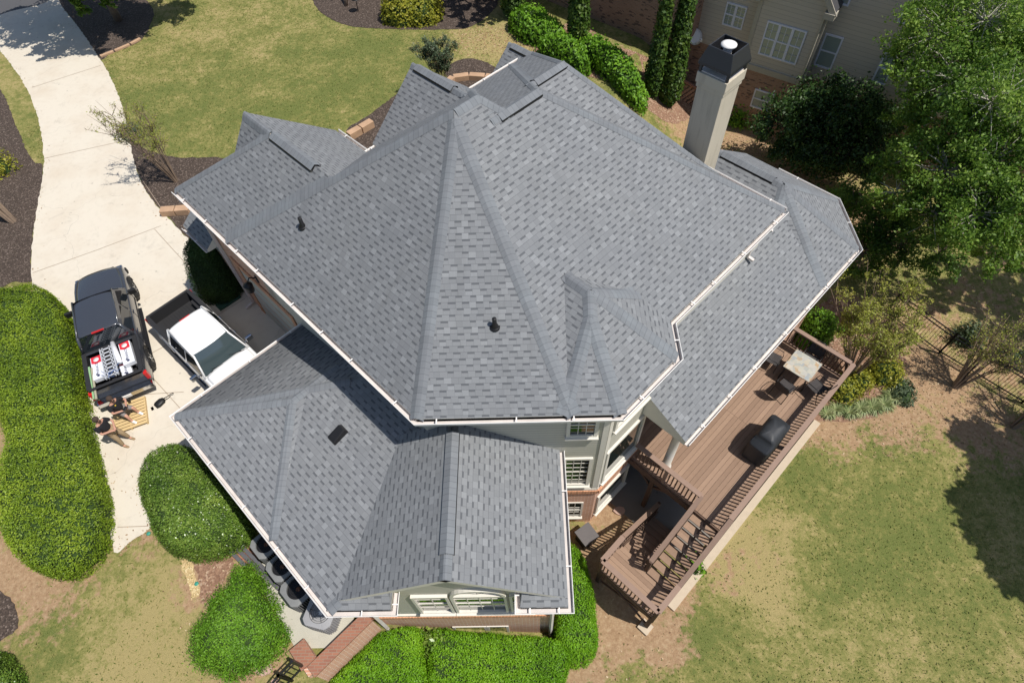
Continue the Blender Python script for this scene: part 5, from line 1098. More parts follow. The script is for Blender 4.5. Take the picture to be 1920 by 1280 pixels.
npart(rm, 'roof', plain('dark_shingle', (.055, .055, .06), .9, var=.3, scale=20))
tm = MB()
for ue, sg in ((uG0-.37, 1), (uG1+.37, -1)):
    a = (*Wp(ue, 1.07), gz-.36*1.25); b = (*Wp(gm_, 1.07), gz+hw*1.25); tm.bar(a, b, .05, .24)
    c = (*Wp(ue+sg*.2, .9), gz-.45); tm.box(c, (.45, .5, .25), rz=math.atan2(u_[1], u_[0]))
rz_ = math.atan2(u_[1], u_[0])
for uc in (uG0, uG1): tm.box((*Wp(uc, .7), (ztb+gz)/2), (.2, .06, gz-ztb), rz=rz_)
tm.box((*Wp(uL, 0), 3.5), (.2, .08, 9), rz=rz_); tm.box((*Wp(gm_, .72), ztb+.02), (uG1-uG0+.1, .10, .28), rz=rz_)
tm.bar((*Wp(uG1-.05, .8), gz-.4), (*Wp(uG1-.05, .8), ztb-.3), .08, .08); npart(tm, 'trim_board', plain('tan_trim', (.40, .37, .31), .6))
def nwin(c4, off, cols, rows, gmat='bglass', fw=.07):
    us = [un(*c, off) for c in c4]; u0, u1 = sorted(x[0] for x in us)[0], sorted(x[0] for x in us)[-1]; us.sort(); u0 = (us[0][0]+us[1][0])/2; u1 = (us[2][0]+us[3][0])/2; zs = sorted(x[1] for x in us); z0 = (zs[0]+zs[1])/2; z1 = (zs[2]+zs[3])/2
    u3 = Vector((*u_, 0)); n3 = Vector((*nn_, 0)); R = Matrix((u3, n3, Vector((0, 0, 1)))).transposed()
    def bx(M_, ua, ub, za, zb, o0, o1): c = Wp((ua+ub)/2, off+(o0+o1)/2); M_.box((*c, (za+zb)/2), (abs(ub-ua), o1-o0, zb-za), M4=R)
    f = MB(); bx(f, u0, u0+fw, z0, z1, -.02, .05); bx(f, u1-fw, u1, z0, z1, -.02, .05); bx(f, u0+fw, u1-fw, z0, z0+fw, -.02, .048); bx(f, u0+fw, u1-fw, z1-fw, z1, -.02, .048)
    for i in range(1, cols): c = u0+(u1-u0)*i/cols; bx(f, c-.06, c+.06, z0+fw, z1-fw, -.01, .047)
    w = npart(f, 'window', M['bluetrim'], uv=False); g = MB(); bx(g, u0+.02, u1-.02, z0+.02, z1-.02, -.02, .012); npart(g, 'pane', M[gmat], w, uv=False)
    m = MB(); zz = (z0+z1)/2; bx(m, u0, u1, zz-.03, zz+.03, .01, .035)
    for i in range(cols): 
        c = u0+(u1-u0)*(i+.5)/cols
        if rows: bx(m, c-.01, c+.01, z0, z1, .01, .02); [bx(m, u0, u1, z0+(z1-z0)*j/rows-.01, z0+(z1-z0)*j/rows+.01, .01, .019) for j in range(1, rows)]
    npart(m, 'muntin', M['bluetrim'], w, uv=False)
nwin([(1440, 37), (1514, 60), (1422, 101), (1492, 122)], .7, 3, 4); nwin([(1364, 3), (1402, 14), (1354, 45), (1391, 57)], 0, 2, 6)
nwin([(1547, 62), (1583, 70), (1527, 122), (1558, 132)], 0, 1, 0); nwin([(1417, 166), (1454, 177), (1406, 198), (1442, 211)], .7, 1, 0)
nwin([(1560, -25), (1600, -12), (1556, 0), (1590, 15)], 0, 1, 0); nwin([(1700, 10), (1735, 20), (1680, 40), (1712, 50)], 0, 1, 0); nwin([(1655, 95), (1682, 103), (1640, 150), (1662, 165)], 0, 1, 0)
# satellite dish on the neighbour's corner, meter box
pd = onplane(1302, 70, NV, val0+.35); t = thing('satellite_dish', 'small white satellite dish on the corner of the tan house', 'satellite dish', pd); mb = MB()
Rd = Matrix.Rotation(.9, 3, 'X') @ Matrix.Identity(3); Rd = Matrix.Rotation(.25, 3, 'Z') @ Rd
mb.lathe([(.01, 0), (.2, .02), (.38, .09), (.385, .095), (.2, .035), (.01, .012)], (0, 0, 0), 24, M4=Rd); mb.build('reflector', M['white'], t)
mb = MB(); mb.tube([(0, 0, -.02), (.0, .25, -.3)], .03, 8); mb.tube([Rd@Vector((.0, -.33, .08)), Rd@Vector((.1, -.25, .45))], .018, 6); mb.box(Rd@Vector((.1, -.24, .47)), (.1, .1, .12)); mb.build('arm', M['white'], t)
pm = onplane(1180, 54, NV, val0-.88); mb = MB(); mb.box((0, 0, 0), (.30, .12, .30), rz=rz_); mb.box((0, -.06, .02), (.2, .06, .18), rz=rz_); o = mb.build('wall_vent', M['white'], nbh); o.location = pm; o.matrix_parent_inverse = Matrix.Translation(-nbh.location)
lw_ = thing('lattice_wall', 'pierced brick screen wall between the spire evergreens and the chimney', 'wall', T(1285, 190)); mb = MB(); a_, b_ = T(1262, 178), T(1310, 205); d = (b_-a_); L = d.length; d.normalize()
for k in range(6): 
    for j in range(int(L/.24)): mb.bar(a_-lw_.location+d*(j*.24+(.12 if k % 2 else 0))+Vector((0, 0, .1+.15*k)), a_-lw_.location+d*(j*.24+.14+(.12 if k % 2 else 0))+Vector((0, 0, .1+.15*k)), .1, .15)
mb.build('pierced_brick', M['brick2'], lw_, uv=True); mb = MB(); mb.bar(a_-lw_.location+Vector((0, 0, 1.03)), b_-lw_.location+Vector((0, 0, 1.03)), .2, .08); mb.build('coping', M['paver'], lw_, uv=True)
# ================================================================ fences
def fence(label, pts, H=1.25, step=.11, posts=2.4):
    ps = [T(*p) for p in pts]; t = thing('metal_fence', label, 'fence', ps[0]); L0 = ps[0]; rl = MB(); pk = MB()
    for a, b in zip(ps[:-1], ps[1:]):
        a, b = a-L0, b-L0
        for z in (.12, H-.18, H): rl.bar(a+Vector((0, 0, z)), b+Vector((0, 0, z)), .03, .04)
        n = int((b-a).length/step)
        for k in range(n): c = a.lerp(b, k/n); pk.box((c.x, c.y, c.z+H/2), (.016, .016, H-.02), rz=.7)
        m = max(1, int((b-a).length/posts))
        for k in range(m+1): c = a.lerp(b, k/m); p = MB(); p.box((c.x, c.y, c.z+H/2+.04), (.07, .07, H+.08), rz=.7); p.build('post', M['darkmetal'], t)
    rl.build('rails', M['darkmetal'], t); o = pk.build('pickets', M['darkmetal'], t); o['kind'] = 'stuff'
fence('long black metal picket fence crossing the bark at the right', [(1660, 588), (1760, 662), (1915, 755), (2010, 800)])
fence('short black metal fence at the bottom edge beside the brick retaining wall', [(572, 1250), (548, 1275), (520, 1310)], 1.0)
# ================================================================ small things on the ground
p = T(672, 22); t = thing('path_light', 'black path light standing in the top mulch bed', 'garden light', p); mb = MB(); mb.tube([(0, 0, 0), (0, 0, .75)], .025, 8); mb.build('stem', M['black'], t); mb = MB(); mb.lathe([(.03, .82), (.24, .72), (.25, .70), (.04, .71)], (0, 0, 0), 16); mb.build('lamp_shade', M['black'], t)
p = T(1098, 1012); t = thing('yard_box', 'dark square topped utility box beside the side hedge', 'utility box', p, .6); mb = MB(); mb.box((0, 0, .3), (.5, .5, .6)); mb.build('box_body', M['black'], t, bevel=.02); mb = MB(); mb.box((0, 0, .62), (.58, .58, .05)); mb.build('lid', plain('grey_lid', (.12, .11, .11), .6), t, bevel=.01)
for px, py, lb, s_ in ((1162, 958, 'pinkish flat stone on bare soil near the bay window', .22), (497, 1254, 'pinkish flat stepping stone near the retaining wall', .24), (516, 1278, 'small pale stone at the bottom edge', .1)):
    p = T(px, py); mb = MB(); mb.prism([(s_*math.cos(a)*random.uniform(.8, 1.1), s_*.7*math.sin(a)*random.uniform(.8, 1.1)) for a in [2*PI*i/8 for i in range(8)]], -.02, .07); o = mb.build('stone', plain('pink_stone', (.46, .31, .25), .9), bevel=.015); o.location = p; tag(o, lb, 'stone')
for px, py, lb in ((279, 1000, 'green round sprinkler head at the driveway end'), (369, 1094, 'green round sprinkler head in the straw coloured mulch'), (1439, 912, 'green sprinkler head beside the long footing'), (1500, 835, 'small green sprinkler head under the deck corner bed')):
    p = T(px, py); mb = MB(); mb.lathe([(.06, 0), (.06, .03), (.02, .035)], (0, 0, 0), 12); o = mb.build('sprinkler_head', plain('sprinkler_green', (.05, .30, .22), .5)); o.location = p; tag(o, lb, 'sprinkler')
p = G(301, 757, 0); t = thing('bag', 'black zipped pouch with a looped strap lying on the concrete', 'bag', p, -.55); mb = MB(); vs = []
for z, s_ in ((0, .85), (.04, 1), (.10, .95), (.14, .6)): vs += [(s_*x, s_*y, z) for x, y in ((-.10, -.16), (.08, -.18), (.13, -.08), (.13, .12), (.05, .2), (-.06, .2), (-.13, .1), (-.14, -.08))]
mb.add(vs, [(i*8+j, i*8+(j+1) % 8, (i+1)*8+(j+1) % 8, (i+1)*8+j) for i in range(3) for j in range(8)]+[tuple(range(24, 32))], 0, True); mb.build('pouch', M['black'], t); mb = MB(); mb.tube([(-.04, .18, .05), (.0, .32, .03), (.02, .45, .02), (.06, .52, .02), (.10, .47, .02), (.06, .40, .02), (.08, .30, .02), (.06, .2, .05)], .014, 6); mb.build('strap', M['black'], t)
p = G(286, 766, 0); mb = MB(); mb.box((0, 0, .006), (.09, .16, .012)); o = mb.build('phone', plain('phone_black', (.03, .04, .05), .3), bevel=.004); o.location = p; o.rotation_euler = (0, 0, .6); tag(o, 'small dark phone lying on the concrete left of the pouch', 'phone')
# pallet
c_ = (G(258, 751, .12)+G(228, 804, .12)+G(222, 765, .12)+G(266, 790, .12))/4; dv = G(266, 790, .12)-G(228, 804, .12); ang = math.atan2(dv.y, dv.x)
t = thing('pallet', 'pale new wooden pallet lying on the driveway in front of the two men', 'pallet', (c_.x, c_.y, 0), ang); pine = plain('pine_wood', (.60, .44, .22), .75, var=.15, scale=5)
for k in range(9): mb = MB(); mb.box((0, -.5+.125*k, .125), (1.05, .098, .02)); mb.build('slat', pine, t)
for x in (-.5, 0, .5): mb = MB(); mb.box((x, 0, .07), (.04, 1.1, .09)); mb.build('stringer', pine, t)
# wooden strips leaning past the tailgate
for i, (a, b, c, lb) in enumerate((((167, 688), (176, 748), (.25, .42, .22), 'pale green long board sticking back past the dark truck'), ((172, 690), (181, 748), (.36, .33, .24), 'tan long board beside the green one past the dark truck'))):
    p, q = G(*a, 1.1), G(*b, 1.0); mb = MB(); mb.bar((0, 0, 0), q-p, .055, .04); o = mb.build('board', plain('board_paint', c, .6)); o.location = p; tag(o, lb, 'board')
# ================================================================ pickup trucks
def car_paint(name, c, rough=.25, met=.0): return plain(name, c, rough, met, .03, 2, .5, .8)
def truck(name, label, loc, rz, paint, dark_bed=True, L=5.85, Wd=2.02, white=False):
    t = thing(name, label, 'pickup truck', loc, rz); h = Wd/2; x0_, x1_ = -L/2, L/2; tr = M['black']
    # lower body: stations along x with half width, sill and shoulder heights
    st = [(x0_, .90, .55, 1.08), (x0_+.12, .97, .42, 1.16), (x0_+.9, .985, .38, 1.18), (x0_+1.65, .985, .36, 1.18), (x0_+1.95, .985, .34, 1.16), (0, .985, .34, 1.14), (1.1, .985, .34, 1.12), (1.45, .98, .36, 1.12), (2.2, .97, .42, 1.09), (x1_-.22, .93, .45, 1.03), (x1_, .80, .5, .88)]
    bd = MB(); rows = []
    bedx = x0_+1.78
    for x, w_, zs, zt in st:
        w_ = w_*h/.985 if w_ > .5 else w_; rows.append([(x, -w_*.97, zs), (x, -w_, zs+.22), (x, -w_*1.0, zt-.14), (x, -w_*.95, zt)]+[(x, w_*.95, zt), (x, w_*1.0, zt-.14), (x, w_, zs+.22), (x, w_*.97, zs)])
    vs = [v for r in rows for v in r]; k = 8
    for i in range(len(rows)-1):
        for j in range(7):
            if j == 3 and rows[i][0][0] < bedx-.2 : continue
            bd.add([rows[i][j], rows[i][j+1], rows[i+1][j+1], rows[i+1][j]], [(0, 3, 2, 1)], 0, False)
    bd.add(rows[0], [tuple(range(8))[::-1]]); bd.add(rows[-1], [tuple(range(8))])
    # bed rails, inner bed
    body = bd.build('body', paint, t); body.data.validate()
    w_ = bpy.context; bm = bmesh.new(); bm.from_mesh(body.data); bmesh.ops.remove_doubles(bm, verts=bm.verts, dist=.002); bmesh.ops.recalc_face_normals(bm, faces=bm.faces); bm.to_mesh(body.data); bm.free()
    b = body.modifiers.new('b', 'BEVEL'); b.width = .05; b.segments = 3; b.limit_method = 'ANGLE'; b.angle_limit = math.radians(25)
    for p in body.data.polygons: p.use_smooth = True
    wm = body.modifiers.new('w', 'WEIGHTED_NORMAL')
    # hood with centre bulge
    hd = MB(); n = 9; m = 7; vs = []
    for i in range(m):
        u = i/(m-1); x = 1.28+(x1_-.10-1.28)*u; ww = .86*h/.985*(1-.10*u**2); zc = 1.21-.12*u**1.8
        for j in range(n): y = -1+2*j/(n-1); cr = .035*math.exp(-((abs(y)-.55)/.1)**2) if .35 < abs(y) < .75 else (.035 if abs(y) <= .45 else 0); vs.append((x-.06*abs(y)**3*(1 if u > .8 else 0), y*ww, zc-.06*abs(y)**3.5+cr*.6*(1-u*.4)))
    hd.add(vs, [(i*n+j, (i+1)*n+j, (i+1)*n+j+1, i*n+j+1) for i in range(m-1) for j in range(n-1)], 0, True); ho = hd.build('hood', paint, t); sm = ho.modifiers.new('s', 'SUBSURF'); sm.levels = sm.render_levels = 1
    so_ = ho.modifiers.new('t', 'SOLIDIFY'); so_.thickness = .05; so_.offset = -1
    # cab: belt line, roof
    xb, xf = bedx+.02, 1.34; rb, rf = bedx+.17, .74; zb_, zr_ = 1.14, 1.86; wb, wr = .93*h/.985, .70*h/.985
    cb = MB(); nr = 9; m = 8; vs = []
    for i in range(m):
        u = i/(m-1); x = rb+(rf-rb)*u; e = .03*(abs(2*u-1))**4
        for j in range(nr): y = -1+2*j/(nr-1); rib = .012*(math.cos(y*PI*5)) if not white else 0; vs.append((x+(.06*(1-y*y) if u > .9 else -.02*(1-y*y) if u < .1 else 0), y*wr, zr_+.03-.05*abs(y)**3-e+rib*.5-.02*u))
    cb.add(vs, [(i*nr+j, (i+1)*nr+j, (i+1)*nr+j+1, i*nr+j+1) for i in range(m-1) for j in range(nr-1)], 0, True); ro = cb.build('cab_roof', paint, t); sm = ro.modifiers.new('s', 'SUBSURF'); sm.levels = sm.render_levels = 2; so_ = ro.modifiers.new('t', 'SOLIDIFY'); so_.thickness = .06; so_.offset = -1
    gz_ = zr_-.03; A_ = lambda x, y, z: (x, y, z)
    ws = MB(); vs = []; n = 9
    for i in range(5):
        u = i/4
        for j in range(n): y = -1+2*j/(n-1); xx = (xf+.02-.10*y*y)*(1-u)+(rf+.05-.05*y*y)*u; vs.append((xx, y*((wb-.06)*(1-u)+(wr-.03)*u), (zb_+.02)*(1-u)+(gz_+.03)*u+.02*math.sin(u*PI)))
    ws.add(vs, [(i*n+j, (i+1)*n+j, (i+1)*n+j+1, i*n+j+1) for i in range(4) for j in range(n-1)], 0, True); wso = ws.build('windshield', M['carglass'] if not white else M['carglass2'], t)
    rg = MB(); rg.add([(xb, -wb+.05, zb_), (xb, wb-.05, zb_), (rb, wr-.04, gz_-.01), (rb, -wr+.04, gz_-.01)], [(0, 1, 2, 3)]); rg.build('rear_window', M['carglass'], t)
    for sg in (-1, 1):
        nm = 'side_window'
        for xa, xe in ((xb+.22, .06), (.14, xf-.30)):
            lo = lambda x: x; ua = (xa-xb)/(xf-xb); 
            def up(x, top):
                y = (wb+.005 if not top else wr+.005)*sg; return (x, y, zb_+.03 if not top else gz_-.05)
            ta = max(xa, rb+.06); te = min(xe, rf-.02) if xe > 0 else xe
            g = MB(); g.add([up(xa-.06 if xa < 0 and xa < -.5 else xa, 0), up(xe+ (.18 if xe > .3 else 0), 0), up(te, 1), up(ta, 1)], [(0, 1, 2, 3)] if sg < 0 else [(3, 2, 1, 0)]); g.build(nm, M['carglass'], t)
        # cab side structure under the glass
        g = MB(); y0, y1 = (wb-.01)*sg, (wr-.01)*sg; g.add([(xb, y0, zb_-.05), (xf, y0, zb_-.05), (xf-.02, y0, zb_), (rf+.05, y1, gz_+.02), (rb, y1, gz_+.02), (xb, y0, zb_)], [(0, 1, 2, 3, 4, 5)] if sg < 0 else [(5, 4, 3, 2, 1, 0)]); g.build('door_frame', paint, t)
        g = MB(); g.tube([(xf+.0, (wb-.04)*sg, zb_), (rf+.04, (wr-.01)*sg, gz_+.02)], .035, 8); g.tube([(rb, (wr-.01)*sg, gz_+.01), (xb, (wb-.03)*sg, zb_)], .05, 8); g.tube([(rf+.04, (wr)*sg, gz_+.02), (rb, (wr)*sg, gz_+.01)], .03, 8); g.build('pillar', paint, t)
        g = MB(); g.box((1.02, sg*(h+.17), 1.17), (.12, .28, .22)); g.bar((1.04, sg*(h-.12), 1.12), (1.02, sg*(h+.1), 1.12), .05, .05); g.build('side_mirror', M['chrome'] if white else M['black'], t, bevel=.04)
        g = MB(); g.box((-.35, sg*(h-.0), .32), (2.5, .14, .05)); g.build('running_board', M['black'], t, bevel=.01)
        g = MB(); 
        for x in (.15, -.85): g.box((x, sg*(h-.002), .98), (.2, .04, .035))
        g.build('door_handle', M['chrome'] if white else paint, t)
    for sg in (-1, 1):
        for x in (bedx-.01, .10, 1.22): g = MB(); g.box((x, sg*(h+.002), .74), (.014, .012, .62)); g.build('panel_gap', M['black'], t)
        g = MB(); g.box((.1, sg*(h+.006), .62), (2.3, .02, .05)); g.build('side_moulding', M['black'] if not white else M['chrome'], t)
    g = MB(); g.box((xf-.06, 0, zb_+.055), (.05, 1.3, .02)); g.build('cowl_vent', M['black'], t)
    # bed
    bi = MB(); z0 = .66; bw = .80*h/.985; xa, xe = x0_+.10, bedx-.02
    bi.add([(xa, -bw, z0), (xe, -bw, z0), (xe, bw, z0), (xa, bw, z0), (xa, -bw, 1.15), (xe, -bw, 1.15), (xe, bw, 1.15), (xa, bw, 1.15)], [(0, 1, 2, 3), (0, 4, 5, 1), (2, 6, 7, 3), (1, 5, 6, 2), (3, 7, 4, 0)], 0)
    y = -bw+.06
    while y < bw: bi.box(((xa+xe)/2, y, z0+.008), (xe-xa-.05, .05, .016)); y += .115
    for sg in (-1, 1):
        bi.box(((xa+xe)/2, sg*(bw+.075), 1.175), (xe-xa+.04, .155, .04)); bi.box((-2.02 if L > 5 else -1.9, sg*(bw-.06), z0+.16), (.95, .16, .32))
    bi.box((xa-.045, 0, 1.165), (.10, 2*bw+.2, .05)); bi.box((xe+.0, 0, 1.165), (.06, 2*bw+.2, .04)); bi.build('cargo_bed', plain('bed_liner', (.022, .022, .024), .7), t, bevel=.012)
    # wheels
    for x in (x0_+1.15, x1_-.98):
        for sg in (-1, 1):
            Rw = Matrix.Rotation(PI/2, 3, 'X'); w_ = MB(); w_.lathe([(.24, -.12), (.385, -.13), (.405, -.08), (.405, .08), (.385, .13), (.24, .12)], (0, 0, 0), 28, M4=Rw); wo = w_.build('wheel', M['tyre'], t); wo.location = (x, sg*(h-.115), .405)
            r_ = MB(); r_.lathe([(.25, -.10), (.25, .11), (.23, .12), (.06, .09), (.05, .125), (.01, .13)], (0, 0, 0), 20, M4=Rw@Matrix.Rotation(PI if sg > 0 else 0, 3, 'X'))
            for k_ in range(6): a = k_*PI/3; r_.bar((.05*math.cos(a), sg*.125, .05*math.sin(a)), (.22*math.cos(a), sg*.125, .22*math.sin(a)), .05, .03)
            r_.build('rim', M['chrome'], wo)
            f = MB(); ar = [(.50*math.cos(a), .50*math.sin(a)) for a in [PI*i/14 for i in range(15)]]; f.tube([(x+q[0], sg*(h-.005), .40+q[1]) for q in ar], .035, 6); f.build('wheel_arch', M['black'] if not white else paint, t)
            f = MB(); f.lathe([(.46, -.13), (.46, .13)], (x, sg*(h-.13), .41), 24, M4=Rw); f.build('wheel_well', M['black'], t)
    # bumpers, lights, plate
    g = MB(); g.box((x0_-.14, 0, .52), (.22, Wd-.06, .18)); g.box((x0_-.16, 0, .615), (.2, .6, .012)); g.build('rear_bumper', M['chrome'], t, bevel=.03)
    g = MB(); g.box((x0_-.26, 0, .50), (.02, .32, .12)); g.build('licence_plate', M['white'], t)
    g = MB(); g.box((x0_-.3, .02, .40), (.16, .08, .08)); g.build('tow_hitch', M['black'], t)
    g = MB(); g.box((x1_+.05, 0, .52), (.2, Wd-.12, .26)); g.build('front_bumper', M['chrome'] if white else M['black'], t, bevel=.05)
    g = MB(); g.box((x1_+.005, 0, .82), (.05, 1.2, .28)); g.build('grille', M['black'], t, bevel=.01)
    for sg in (-1, 1):
        g = MB(); g.box((x0_+.03, sg*(h-.065), .88), (.16, .13, .36)); g.build('tail_light', M['red'], t, bevel=.02)
        g = MB(); g.box((x1_-.10, sg*(h-.24), .84), (.2, .32, .22)); g.build('headlight', M['chrome'], t, bevel=.04)
    g = MB(); g.box((rb-.015, 0, zr_-.02), (.04, .42, .05)); g.build('brake_light', M['red'], t)
    g = MB(); g.box((xf+.03, 0, zb_+.015), (.16, 1.5, .03)); g.tube([(xf+.02, .1, zb_+.05), (xf-.08, -.55, zb_+.13)], .012, 5); g.tube([(xf+.02, .75, zb_+.04), (xf-.12, .15, zb_+.18)], .012, 5); g.build('wiper_cowl', M['black'], t)
    return t
M['alu'] = plain('aluminium', (.55, .57, .60), .35, .2, .05); M['chrome'] = plain('chrome', (.62, .63, .65), .15, 1.0, .03); M['tyre'] = plain('tyre_rubber', (.018, .018, .019), .85); M['red'] = plain('red_lens', (.55, .02, .02), .2, var=.1)
F1, B1 = G(185, 512, 1.05), G(229, 712, .8); ang = math.radians(117.5)
cpos = G(213, 618, 1.15)
tk1 = truck('pickup_truck', 'dark grey crew cab pickup truck with a loaded bed', (-14.72, 13.0, 0), ang, car_paint('grey_paint', (.045, .050, .062)), L=6.0, Wd=1.98); tk1.scale = (.93, .93, .93)
R0, H0 = G(311, 566, 1.1), G(437, 690, 1.1); d = H0-R0; ang2 = math.atan2(d.y, d.x); dn = d.normalized(); c2 = R0+dn*2.66
tk2 = truck('pickup_truck', 'white crew cab pickup truck with an empty black bed, half under the eave', (c2.x, c2.y, 0), ang2, car_paint('white_paint', (.80, .80, .80), .3), L=5.9, white=True); tk2.scale = (.90, .90, .90)
g = MB(); g.box((1.10, .45, 1.36), (.28, .20, .006), M4=Matrix.Rotation(.72, 3, 'Y')); g.build('glare_sheet', M['white'], tk2)  # white sheet standing in for the bright reflection in the windshield
# cargo of the dark truck
Mt = Matrix.Translation(tk1.location) @ Matrix.Rotation(ang, 4, 'Z') @ Matrix.Scale(.93, 4); wl = lambda x, y, z: Mt @ Vector((x, y, z))
def shirt_text(par, s, size, loc, rz_, mat, name='lettering', ext=.002):
    c = bpy.data.curves.new(name, 'FONT'); c.body = s; c.size = size; c.extrude = ext; c.align_x = 'CENTER'; c.align_y = 'CENTER'; tmp = bpy.data.objects.new(name, c); COL.objects.link(tmp); dg = bpy.context.evaluated_depsgraph_get(); me = bpy.data.meshes.new_from_object(tmp.evaluated_get(dg)); bpy.data.objects.remove(tmp); me.materials.clear(); me.materials.append(mat); o = link(name, me, par); o.location = loc; o.rotation_euler = rz_; return o
M['redprint'] = plain('red_print', (.62, .03, .05), .5); M['navy'] = plain('navy_print', (.05, .06, .13), .5); M['wrap'] = plain('white_wrap', (.74, .76, .80), .35, var=.06)
def bundle(label, x, y, z, l, w_, hgt, rot=0, text=True):
    t = thing('shingle_bundle', label, 'package', wl(x, y, z), ang+rot, 'wrapped packages in the loaded bed'); t.scale = (.93, .93, .93); mb = MB(); mb.box((0, 0, hgt/2), (l, w_, hgt)); mb.build('wrapper', M['wrap'], t, bevel=.02)
    if text:
        mb = MB(); q = [(l*.5-.01, -w_*.42), (l*.5-.01, w_*.42), (l*.22, w_*.42), (l*.16, w_*.1), (l*.18, -w_*.42)]; mb.prism(q, hgt+.002, hgt+.006); mb.build('red_panel', M['redprint'], t)
        mb = MB(); mb.lathe([(w_*.24, hgt+.006), (w_*.24, hgt+.009)], (l*.345, 0, 0), 18); mb.build('badge', M['white'], t)
        shirt_text(t, 'PINNACLE', .13, (-.04*l, 0, hgt+.004), (0, 0, 0), M['navy']); mb = MB(); mb.lathe([(.05, hgt+.003), (.05, hgt+.006)], (-l*.38, 0.0, 0), 14); mb.lathe([(.035, hgt+.003), (.035, hgt+.0065)], (-l*.31, .05, 0), 14); mb.build('badge', M['navy'], t)
bundle('white and red wrapped package on the left of the loaded bed', -2.05, .50, .98, 1.05, .40, .2)
bundle('white and red wrapped package on the right of the loaded bed, nearest the cab', -1.9, -.52, .98, 1.05, .40, .2, .05)
bundle('lower wrapped package at the tailgate end of the loaded bed', -2.35, -.30, .80, .8, .36, .16, .1)
mb = MB(); t = thing('roll', 'white roll of underlay lying between the ladder and the right package', 'roll', wl(-1.75, -.20, 1.20), ang+.12); mb.lathe([(.075, -.5), (.075, .5)], (0, 0, 0), 18, M4=Matrix.Rotation(PI/2, 3, 'Y')); mb.build('roll_body', M['wrap'], t)
t = thing('ladder', 'folded aluminium ladder lying on the loaded truck bed', 'ladder', wl(-2.1, .06, 1.26), ang+.03)
for s_ in (-.19, -.11, .11, .19): mb = MB(); mb.box((0, s_, 0), (1.35, .035, .07)); mb.build('ladder_rail', M['alu'], t)
for k in range(8): mb = MB(); mb.box((-.6+.17*k, 0, .02), (.05, .36, .03)); mb.build('rung', M['alu'], t)
mb = MB()
for k in range(4): mb.tube([(random.uniform(-.6, -.1), random.uniform(-.45, .45), .12+random.uniform(0, .05)) for _ in range(3)], .008, 5)
o = mb.build('strap_cord', plain('blue_cord', (.06, .14, .38), .6)); o.location = wl(-2.2, 0, 1.14); o.rotation_euler = (0, 0, ang); tag(o, 'tangled blue and white tie down cords over the ladder', 'cord')
# ================================================================ people
hA = G(226, 767, .47); fB = G(240, 827, 0)
SKIN = plain('skin', (.50, .27, .19), .6, var=.06); HAIR = plain('dark_hair', (.06, .04, .03), .9); BLACKC = plain('black_shirt_cloth', (.012, .012, .015), .85); KHAKI = plain('khaki_cloth', (.30, .22, .13), .9); GREYC = plain('grey_shorts_cloth', (.22, .20, .19), .9); BROWN = plain('brown_shoe', (.28, .19, .11), .8)
def skinmesh(name, joints, edges, radii, mat, parent, sub=2):
    me = bpy.data.meshes.new(name); me.from_pydata(joints, edges, []); o = link(name, me, parent); sk = o.modifiers.new('skin', 'SKIN'); 
    for v, r in zip(me.skin_vertices[0].data, radii): v.radius = r if isinstance(r, tuple) else (r, r)
    me.skin_vertices[0].data[0].use_root = True; sk.use_smooth_shade = True; s = o.modifiers.new('s', 'SUBSURF'); s.levels = s.render_levels = sub; me.materials.append(mat); return o
def bake(o):
    dg = bpy.context.evaluated_depsgraph_get(); dg.update(); me = bpy.data.meshes.new_from_object(o.evaluated_get(dg)); o.modifiers.clear(); o.data = me; 
    for p in me.polygons: p.use_smooth = True
